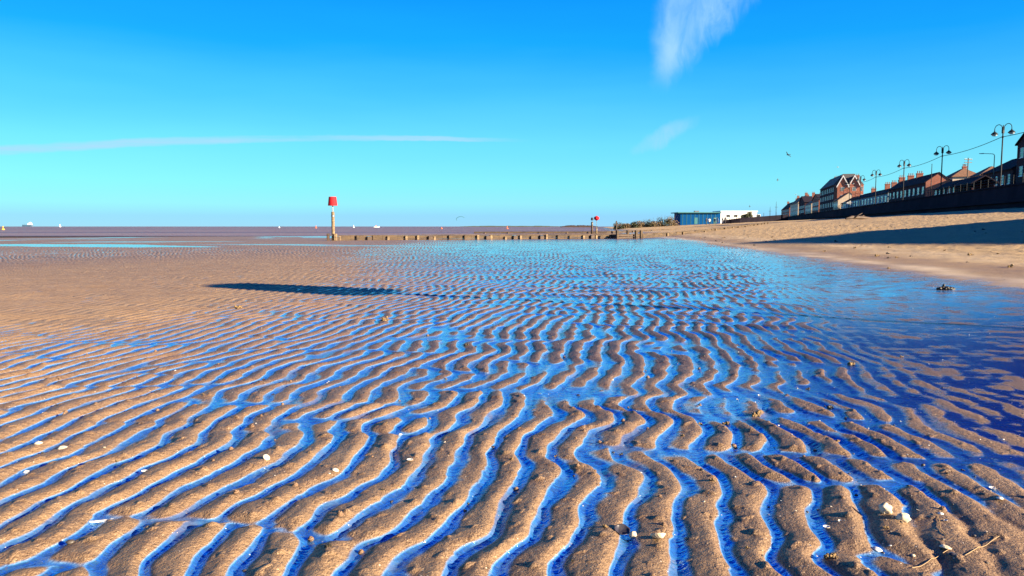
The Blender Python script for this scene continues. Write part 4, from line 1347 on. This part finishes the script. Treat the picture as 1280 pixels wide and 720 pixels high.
p = at_depth(576, 274.3, 420)
root = tag(empty('power_kite', p), 'small dark arched kite flying low over the sea', 'kite')
m = MB(); vs, fs = [], []
n = 14
for i in range(n + 1):
    ang = R(200) - R(165) * i / n
    c = 1.15 * math.sin(PI * (0.12 + 0.76 * i / n))
    x, z = 2.6 * math.cos(ang), 1.7 * math.sin(ang)
    vs += [(x, -c / 2, z), (x, c / 2, z + .05), (x * .93, c / 2, z * .9), (x * .93, -c / 2, z * .9)]
for i in range(n):
    for k in range(4):
        fs.append((4 * i + k, 4 * i + (k + 1) % 4, 4 * i + 4 + (k + 1) % 4, 4 * i + 4 + k))
fs += [(0, 3, 2, 1), (4 * n, 4 * n + 1, 4 * n + 2, 4 * n + 3)]
m.raw(vs, fs).build('canopy', M['kite'], root, True)

Ys = 4600.0
ks_ = Ys / F
p = at_depth(35, 284.6, Ys)
root = tag(empty('cargo_ship', (p.x, p.y, -0.3)), 'ship with blue green hull and white superstructure on the horizon', 'ship')
Ls, Hs = 13.5 * ks_, 2.2 * ks_
m = MB()
sec = [(-0.5, .35, 1.05), (-0.44, .9, 1.0), (0.3, 1, 1.0), (0.42, .75, 1.08), (0.5, .06, 1.25)]
vs, fs = [], []
for x, wd, hh in sec:
    vs += [(x * Ls, -wd * 6, 0), (x * Ls, wd * 6, 0), (x * Ls, wd * 6.5, Hs * hh), (x * Ls, -wd * 6.5, Hs * hh)]
for i in range(4):
    for k in range(4):
        fs.append((4 * i + k, 4 * i + (k + 1) % 4, 4 * i + 4 + (k + 1) % 4, 4 * i + 4 + k))
fs += [(0, 3, 2, 1), (16, 17, 18, 19)]
m.raw(vs, fs).build('hull', M['hull'], root)
m = MB()
m.box(0.0 * Ls, .36 * Ls, -5, 5, Hs * 1.003, Hs * 1.0 + 7.5); m.box(.08 * Ls, .33 * Ls, -4.5, 4.5, Hs + 7.503, Hs + 12); m.box(.2 * Ls, .28 * Ls, -3.5, 3.5, Hs + 12.003, Hs + 16.5)
m.build('superstructure', M['shipwhite'], root)
MB().lathe([(1.6, Hs + 12.01), (1.4, Hs + 18)], 10, (.13 * Ls, 0, 0)).build('funnel', M['hull'], root)
MB().tube([(-.3 * Ls, 0, Hs), (-.3 * Ls, 0, Hs + 10)], 0.5, 6).build('mast', M['hull'], root)


def buoy(label, px, py, Y, s, mm, kind):
    p = at_depth(px, py, Y)
    root = tag(empty('buoy', (p.x, p.y, -0.13)), label, 'buoy')
    MB().lathe([(.35 * s, -.3 * s), (.6 * s, 0), (.62 * s, .25 * s), (.45 * s, .5 * s), (.2 * s, .62 * s)], 14).build('float', M[mm], root, True)
    MB().lathe([(.16 * s, .6 * s), (.10 * s, 1.2 * s)], 8).build('tower', M[mm], root)
    if kind:
        MB().lathe([(.02 * s, 1.2 * s), (.26 * s, 1.3 * s), (.26 * s, 1.55 * s), (.02 * s, 1.65 * s)], 10).build('topmark', M[mm], root)
    return root


buoy('yellow buoy at the left edge of the photo below the ship', 4, 287.5, 240, 0.75, 'yellow', 1)
buoy('small white buoy right of the ship on the horizon', 75, 284, 1500, 3.2, 'shipwhite', 1)
buoy('small orange buoy left of the red topped marker, nearest to its post', 395, 285.5, 480, 1.0, 'orange', 1)
buoy('white buoy just right of the red topped marker', 442, 284.6, 700, 1.4, 'shipwhite', 1)
buoy('orange buoy between the red topped marker and the kite', 552, 286.8, 330, 0.7, 'orange', 0)
buoy('orange buoy on the far water right of the kite', 634, 285.8, 330, 0.8, 'orange', 1)
buoy('tiny pale buoy far left of the marker on the purple water', 349, 285.2, 600, 1.1, 'shipwhite', 0)
p = at_depth(470.5, 284, 900)
root = tag(empty('sailing_boat', (p.x, p.y, -0.2), 0.3), 'small pale boat on the horizon right of the red topped marker', 'boat')
m = MB(); vs, fs = [], []
for x, wd, hh in ((-3.2, .7, .9), (-2, 1, .85), (1.2, 1, .9), (3.6, .05, 1.25)):
    vs += [(x, -wd * .7, -.2), (x, wd * .7, -.2), (x, wd * 1.1, hh), (x, -wd * 1.1, hh)]
for i in range(3):
    for k in range(4):
        fs.append((4 * i + k, 4 * i + (k + 1) % 4, 4 * i + 4 + (k + 1) % 4, 4 * i + 4 + k))
fs += [(0, 3, 2, 1), (12, 13, 14, 15)]
m.raw(vs, fs).build('hull', M['shipwhite'], root)
MB().raw([(-1.6, -.7, .9), (1.0, -.7, .9), (1.0, .7, .9), (-1.6, .7, .9), (-1.4, -.6, 1.9), (.4, -.6, 1.9), (.4, .6, 1.9), (-1.4, .6, 1.9)],
         [(0, 3, 2, 1), (4, 5, 6, 7), (0, 1, 5, 4), (1, 2, 6, 5), (2, 3, 7, 6), (3, 0, 4, 7)]).build('cabin', M['orange'], root)
MB().tube([(0.2, 0, .9), (0.2, 0, 4.6)], [.08, .04], 6).build('mast', M['galv'], root)
# low far shore and breakwater
for nm, px0, px1, py, Y, th, mm, lab in (('breakwater', 702, 748, 281.6, 900, 1.6, 'dtimber', None), ('far_shore', 575, 702, 282.6, 2600, 2.4, 'leaf', None)):
    rnd = random.Random(px0)
    p0, p1 = at_depth(px0, py, Y), at_depth(px1, py, Y)
    m = MB(); n = 26
    for i in range(n):
        x0 = p0.x + (p1.x - p0.x) * i / n; x1 = p0.x + (p1.x - p0.x) * (i + .99) / n
        h = th * rnd.uniform(.55, 1.0) * min(1, 2.2 * min(i + .6, n - i) / n * 2)
        m.raw([(x0, Y, -.5), (x1, Y, -.5), (x1, Y + 30, -.5), (x0, Y + 30, -.5), (x0, Y + 4, EYE + h * .5), (x1, Y + 4, EYE + h * .5), (x1, Y + 20, EYE + h), (x0, Y + 20, EYE + h)],
              [(0, 3, 2, 1), (4, 5, 6, 7), (0, 1, 5, 4), (1, 2, 6, 5), (2, 3, 7, 6), (3, 0, 4, 7)])
    o = m.build(nm, M[mm]); 
    if nm == 'far_shore':
        o['kind'] = 'structure'; o.name = 'far_land'
    else:
        tag(o, 'thin dark breakwater on the horizon left of the far markers', 'breakwater')


# ------------------------------------------------------------------ small things on the sand
def lumpy(name, r, mname, seed, squash=(1, 1, .6), amp=.25, sub=2, freq=1.6):
    bm = bmesh.new()
    bmesh.ops.create_icosphere(bm, subdivisions=sub, radius=1.0)
    from mathutils import noise as mn
    off = Vector((seed * 3.7, seed * 1.9, seed * 5.1))
    for v in bm.verts:
        k = 1 + amp * (mn.noise(v.co * freq + off) + .5 * mn.noise(v.co * freq * 2.7 + off))
        v.co = Vector((v.co.x * squash[0], v.co.y * squash[1], v.co.z * squash[2])) * k * r
    me = bpy.data.meshes.new(name); bm.to_mesh(me); bm.free()
    me.materials.append(M[mname])
    me.polygons.foreach_set('use_smooth', [True] * len(me.polygons))
    return me


def shell_mesh(name, r, mname, flat=.42, open_up=False, ribs=13):
    """one valve of a cockle: fan outline, ribs, domed, with a lip and an umbo"""
    nu, nv = 44, 9
    vs, fs = [], []
    th = .07 * r
    for layer in (0, 1):
        for j in range(nv + 1):
            f = j / nv
            for i in range(nu):
                a = 2 * PI * i / nu
                R_ = r * (1 + .10 * math.cos(a)) * f
                rib = .035 * r * math.sin(a * ribs) * f * (1 if math.cos(a) > -.5 else .3)
                x, y = R_ * math.cos(a) + .18 * r * (1 - f), R_ * math.sin(a) * .95
                x -= .5 * r * (1 - f) ** 1.5
                z = flat * r * (1 - f ** 2.2) + rib
                if layer:
                    z -= th
                vs.append((x, y, z if not open_up else -z + flat * r))
    row = nu
    for layer in (0, 1):
        o = layer * (nv + 1) * nu
        for j in range(nv):
            for i in range(nu):
                q = (o + j * row + i, o + j * row + (i + 1) % nu, o + (j + 1) * row + (i + 1) % nu, o + (j + 1) * row + i)
                fs.append(q if layer == 0 else q[::-1])
    o1, o2 = nv * row, (nv + 1) * nu + nv * row
    for i in range(nu):
        fs.append((o1 + i, o1 + (i + 1) % nu, o2 + (i + 1) % nu, o2 + i))
    me = bpy.data.meshes.new(name); me.from_pydata(vs, [], fs)
    me.polygons.foreach_set('use_smooth', [True] * len(fs))
    me.materials.append(M[mname])
    return me


def razor_mesh(name, L, mname):
    m = []
    vs, fs = [], []
    n = 10
    for i in range(n + 1):
        x = -L / 2 + L * i / n
        bend = .05 * L * (2 * i / n - 1) ** 2
        for k in range(7):
            a = PI * k / 6
            vs.append((x, bend + .075 * L * math.cos(a), .05 * L * math.sin(a)))
    for i in range(n):
        for k in range(6):
            fs.append((7 * i + k, 7 * i + k + 1, 7 * i + 8 + k, 7 * i + 7 + k))
    off = len(vs)
    vs += [(x, y * .8, z * .7 - .002) for x, y, z in vs[:]]
    fs += [tuple(reversed([j + off for j in f])) for f in fs[:]]
    me = bpy.data.meshes.new(name); me.from_pydata(vs, [], fs)
    me.polygons.foreach_set('use_smooth', [True] * len(fs)); me.materials.append(M[mname])
    return me


def clump_mesh(name, r, mname, seed, n=14, spread=1.0):
    rnd = random.Random(seed)
    bm = bmesh.new()
    from mathutils import noise as mn
    for _ in range(n):
        tmp = bmesh.ops.create_icosphere(bm, subdivisions=1, radius=r * rnd.uniform(.18, .42))
        o = Vector((rnd.gauss(0, .5) * r * spread, rnd.gauss(0, .3) * r, abs(rnd.gauss(0, .22)) * r))
        for v in tmp['verts']:
            v.co = v.co * (1 + .5 * mn.noise(v.co * 40 / (r * 20) + o * 30)) + o
    me = bpy.data.meshes.new(name); bm.to_mesh(me); bm.free()
    me.polygons.foreach_set('use_smooth', [True] * len(me.polygons)); me.materials.append(M[mname])
    return me


def cast_mesh(name, r, seed):
    """coiled worm cast"""
    rnd = random.Random(seed)
    m = MB()
    for k in range(3):
        pts = []
        a0 = rnd.uniform(0, 6)
        for i in range(16):
            a = a0 + i * .75
            q = r * (.75 - .035 * i) * rnd.uniform(.7, 1.1)
            pts.append((q * math.cos(a), q * math.sin(a), r * (.08 + .045 * i) + rnd.uniform(-.02, .02) * r))
        m.tube(pts, r * .15, 6)
    me = bpy.data.meshes.new(name); me.from_pydata(m.v, [], m.f)
    me.polygons.foreach_set('use_smooth', [True] * len(me.polygons)); me.materials.append(M['cast'])
    return me


def put(me, name, px=None, py=None, label=None, cat='shell', group=None, rz=0., tilt=(0, 0), s=1., lift=0., xy=None):
    if xy is None:
        q = on_ground(px, py, 0.012)
        for _ in range(4):
            q = on_ground(px, py, ground_z(q.x, q.y))
        x, y = q.x, q.y
    else:
        x, y = xy
    z = ground_z(x, y)
    o = bpy.data.objects.new(name, me)
    COL.objects.link(o)
    o.location = (x, y, z + lift)
    o.rotation_euler = (tilt[0], tilt[1], rz)
    o.scale = (s, s, s)
    tag(o, label, cat, group)
    return o


cock = shell_mesh('cockle_shell', .0145, 'shell'); cockw = shell_mesh('white_shell', .0145, 'shellw'); cocku = shell_mesh('upturned_shell', .0145, 'shellw', open_up=True)
mus = shell_mesh('mussel_shell', .016, 'shelld', .5, ribs=3)
raz = razor_mesh('razor_shell', .09, 'shellw')
st1 = lumpy('pale_stone', .016, 'chalk', 3, (1.1, .85, .8), .35, 3); st2 = lumpy('dark_pebble', .011, 'pebble', 5, (1.1, .9, .65))
E = .004
put(lumpy('pale_stone', .020, 'chalk', 11, (1, .9, 1.05), .4, 3, 1.9), 'pale_stone', 1107, 640, 'pale pointed stone at the edge of the dark puddle, the upper one of a pair', 'stone', lift=.010)
put(lumpy('pale_stone', .019, 'chalk', 12, (1.1, .9, .85), .35, 3, 1.9), 'pale_stone', 1129, 651, 'pale angular stone at the edge of the dark puddle, the lower one of a pair', 'stone', lift=.008)
put(cockw, 'cockle_shell', 1097, 688, 'white domed shell lying just below the pair of pale stones', rz=.6, tilt=(.2, .25), s=1.2, lift=.002)
put(cock, 'cockle_shell', 1181, 685, 'long cream shell right of the white domed shell near the bottom right', rz=-.3, tilt=(-.25, .1), s=1.25, lift=.002)
put(cocku, 'cockle_shell', 1240, 611, 'white upturned shell on the dark wet sand near the right edge', rz=.4, tilt=(.1, 0), s=.85)
put(cockw, 'cockle_shell', 1250, 625, 'white shell below the upturned shell near the right edge', rz=2.4, s=.8)
put(cockw, 'cockle_shell', 1176, 642, 'small white shell between the pale stones and the right edge', rz=1.2, s=.7)
put(cocku, 'cockle_shell', 1033, 660, 'small white shell between ridges left of the white domed shell', rz=1.0, s=.8)
put(cockw, 'cockle_shell', 33, 590, 'white shell on the left edge of the rippled sand', rz=.3, s=1.0)
put(cocku, 'cockle_shell', 180, 590, 'white upturned shell on a ridge in the lower left', rz=.9, s=.8)
put(cock, 'cockle_shell', 333, 577, 'large cream shell standing tilted with a black side on a lower left ridge', rz=.2, tilt=(.5, .7), s=1.1, lift=.008)
put(cock, 'cockle_shell', 419, 588, 'cream shell in a blue trough right of the tilted shell', rz=.8, tilt=(.3, .2), s=1.0, lift=.002)
put(cock, 'cockle_shell', 78, 560, 'flat ochre shell on the left beside a blue pool', rz=.1, s=1.5)
put(cock, 'cockle_shell', 48, 559, 'second ochre shell left of the flat one by the pool', rz=1.9, s=1.3)
put(cockw, 'cockle_shell', 500, 543, 'small white shell on a ridge in the lower middle', rz=.5, s=.7)
put(cocku, 'cockle_shell', 512, 576, 'white rimmed shell lying at a trough crossing in the lower middle', rz=0, s=.9)
put(raz, 'razor_shell', 127, 652, 'thin white razor shell lying along a ridge in the lower left', rz=.35, s=.8, lift=.002)
put(shell_mesh('whelk_hollow_shell', .026, 'shelld', .45, True, 5), 'hollow_shell', 776, 667, 'dark hollow shell half buried in the ridge at the bottom', rz=.4, tilt=(.35, 0), s=1.0, lift=.004)
put(lumpy('ochre_stone', .013, 'chalk', 21, (1, .8, .9), .3, 3), 'ochre_stone', 791, 671, 'yellowish lump beside the dark hollow shell', 'stone', lift=.006)
put(shell_mesh('open_shell', .024, 'shell', .5, True), 'open_shell', 824, 674, 'cream open shell sunk in the ridge right of the dark hollow shell', rz=2.9, tilt=(.55, .2), lift=.002)
put(st2, 'dark_pebble', 88, 679, 'black pebble sitting on a sand ridge in the lower left corner', 'pebble', s=1.1, lift=.004)
put(clump_mesh('weed_clump', 0.028, 'clump', 2, 22, 1.2), 'weed_clump', 946, 519, 'ochre weed clump draped over a ridge right of centre', 'seaweed', rz=.7)
put(clump_mesh('weed_clump', 0.020, 'clump', 4, 16), 'weed_clump', 907, 530, 'dark ochre weed clump just left of the draped one', 'seaweed', rz=.1)
put(clump_mesh('weed_clump', 0.043, 'clump', 6, 20, .7), 'weed_clump', 481, 400, 'round ochre weed clump in the middle distance left of centre', 'seaweed')
put(clump_mesh('weed_clump', 0.025, 'weed', 8, 14), 'weed_clump', 583, 432, 'dark weed clump on a ridge just left of centre', 'seaweed')
put(clump_mesh('weed_clump', 0.025, 'weed', 9, 14), 'weed_clump', 1037, 509, 'dark weed clump on a ridge right of the ochre pair', 'seaweed')
put(clump_mesh('weed_clump', 0.085, 'weed', 10, 26, 1.5), 'weed_clump', 1182, 362, 'flat black seaweed on the damp sand at the beach foot', 'seaweed')
put(clump_mesh('weed_clump', 0.030, 'clump', 12, 14), 'weed_clump', 1064, 456, 'ochre weed on the smooth wet sand at right', 'seaweed')
put(clump_mesh('weed_clump', 0.050, 'clump', 15, 14), 'weed_clump', 295, 386, 'ochre weed clump below the tip of the dark shadow patch', 'seaweed')
put(clump_mesh('weed_clump', 0.018, 'clump', 17, 16), 'weed_clump', 1040, 697, 'brown weed knot in a hollow near the bottom right', 'seaweed')
# dark drift log on the upper beach
q = at_depth(1072, 274.5, 118)
for Y in np.arange(60, 170, 1.0):
    q = at_depth(1072, 275, Y)
    if mz(q.x, q.y) > q.z:
        break
root = tag(empty('driftwood', (q.x, q.y, mz(q.x, q.y)), .5), 'dark drift log and branches lying on the sunlit upper beach', 'driftwood')
MB().tube([(-2.2, 0, .12), (-.8, .2, .3), (.9, .1, .28), (2.6, -.2, .16)], [.10, .2, .22, .10], 8).build('log', M['dtimber'], root, True)
MB().tube([(-.6, 0, .25), (-.2, -.3, .6), (.3, -.4, .8)], [.08, .06, .03], 6).build('branch', M['dtimber'], root, True)
MB().tube([(.9, 0, .25), (1.5, .4, .5), (2.2, .7, .55)], [.08, .06, .03], 6).build('branch', M['dtimber'], root, True)

# scattered small things nothing tells apart
rnd = random.Random(12)


def spot(kind):
    while True:
        y = math.exp(rnd.uniform(math.log(2.05), math.log(15 if kind != 'cast' else 26)))
        x = y * rnd.uniform(-.72, .72)
        if kind == 'shell' and x < .3 and rnd.random() < .55:
            continue
        if kind == 'cast' and x > 1.5:
            continue
        return x, y


for i in range(95):
    me = (cock, cockw, cocku, cockw)[i % 4]
    put(me, 'small_shell', label='tiny pale shell fragment lying on the wet sand', group='tiny shells scattered on the wet sand', xy=spot('shell'), rz=rnd.uniform(0, 6), tilt=(rnd.uniform(-.3, .3), rnd.uniform(-.3, .3)), s=rnd.uniform(.22, .5))
for i in range(60):
    put(st2 if i % 3 else mus, 'small_pebble', label='tiny dark pebble lying on the rippled sand', cat='pebble', group='tiny dark pebbles on the sand', xy=spot('pebble'), rz=rnd.uniform(0, 6), s=rnd.uniform(.35, .8), lift=.001)
for i in range(70):
    px, py = rnd.uniform(930, 1278), rnd.uniform(540, 716)
    q = on_ground(px, py, .01)
    if i % 2:
        put((cock, cockw, cocku)[i % 3], 'shell_fragment', label='tiny shell fragment in the litter at the bottom right corner', group='shell litter at the bottom right', xy=(q.x, q.y), rz=rnd.uniform(0, 6), tilt=(rnd.uniform(-.4, .4), rnd.uniform(-.4, .4)), s=rnd.uniform(.18, .42), lift=-.001)
    else:
        put(st2, 'grit_pebble', label='tiny dark pebble in the shell litter at the bottom right corner', cat='pebble', group='pebbles at the bottom right', xy=(q.x, q.y), rz=rnd.uniform(0, 6), s=rnd.uniform(.2, .55))
casts = [cast_mesh('worm_cast', .015, k) for k in range(5)]
for i in range(80):
    put(casts[i % 5], 'worm_cast', label='small coiled worm cast on the sand', cat='worm cast', group='worm casts on the rippled sand', xy=spot('cast'), rz=rnd.uniform(0, 6), s=rnd.uniform(.6, 1.25), lift=-.002)
wf = [clump_mesh('weed_scrap', .016, k_, 60 + j, 11, 0.8) for j, k_ in enumerate(('weed', 'clump', 'weed', 'clump'))]
for i in range(46):
    put(wf[i % 4], 'weed_scrap', label='small scrap of brown weed on the sand', cat='seaweed', group='weed scraps on the sand', xy=spot('weed'), rz=rnd.uniform(0, 6), s=rnd.uniform(.4, 1.1))
# strand line scraps on the upper beach
for i in range(70):
    x0 = rnd.uniform(0, 1)
    y = rnd.uniform(9, 60)
    df = 30.3 + .19 * y
    sx = rnd.choice((.10, .13, .35, .6)) + rnd.gauss(0, .03)
    x = WALL_X0 + WALL_K * y - (1 - sx) * df * 1.0385
    put(wf[i % 4], 'strandline_scrap', label='dark scrap of strandline weed on the dry upper beach', cat='seaweed', group='strandline weed on the upper beach', xy=(x, y), rz=rnd.uniform(-.4, .4), s=rnd.uniform(2.0, 5.0))
# straws
for px0, py0, px1, py1, lab in ((1168, 646, 1183, 676, 'thin curved straw stem above the cream shell at the bottom right'), (1140, 712, 1188, 690, 'long straw stem lying at the bottom right below the cream shell'), (1206, 700, 1248, 674, 'straw stem nearest the bottom right corner')):
    a, b_ = on_ground(px0, py0, .01), on_ground(px1, py1, .01)
    pts = []
    for k in range(7):
        q = a.lerp(b_, k / 6); q.x += .006 * math.sin(k * 1.1)
        pts.append((q.x, q.y, ground_z(q.x, q.y) + .0025))
    tag(MB().tube(pts, .0011, 5).build('straw', M['straw']), lab, 'straw')
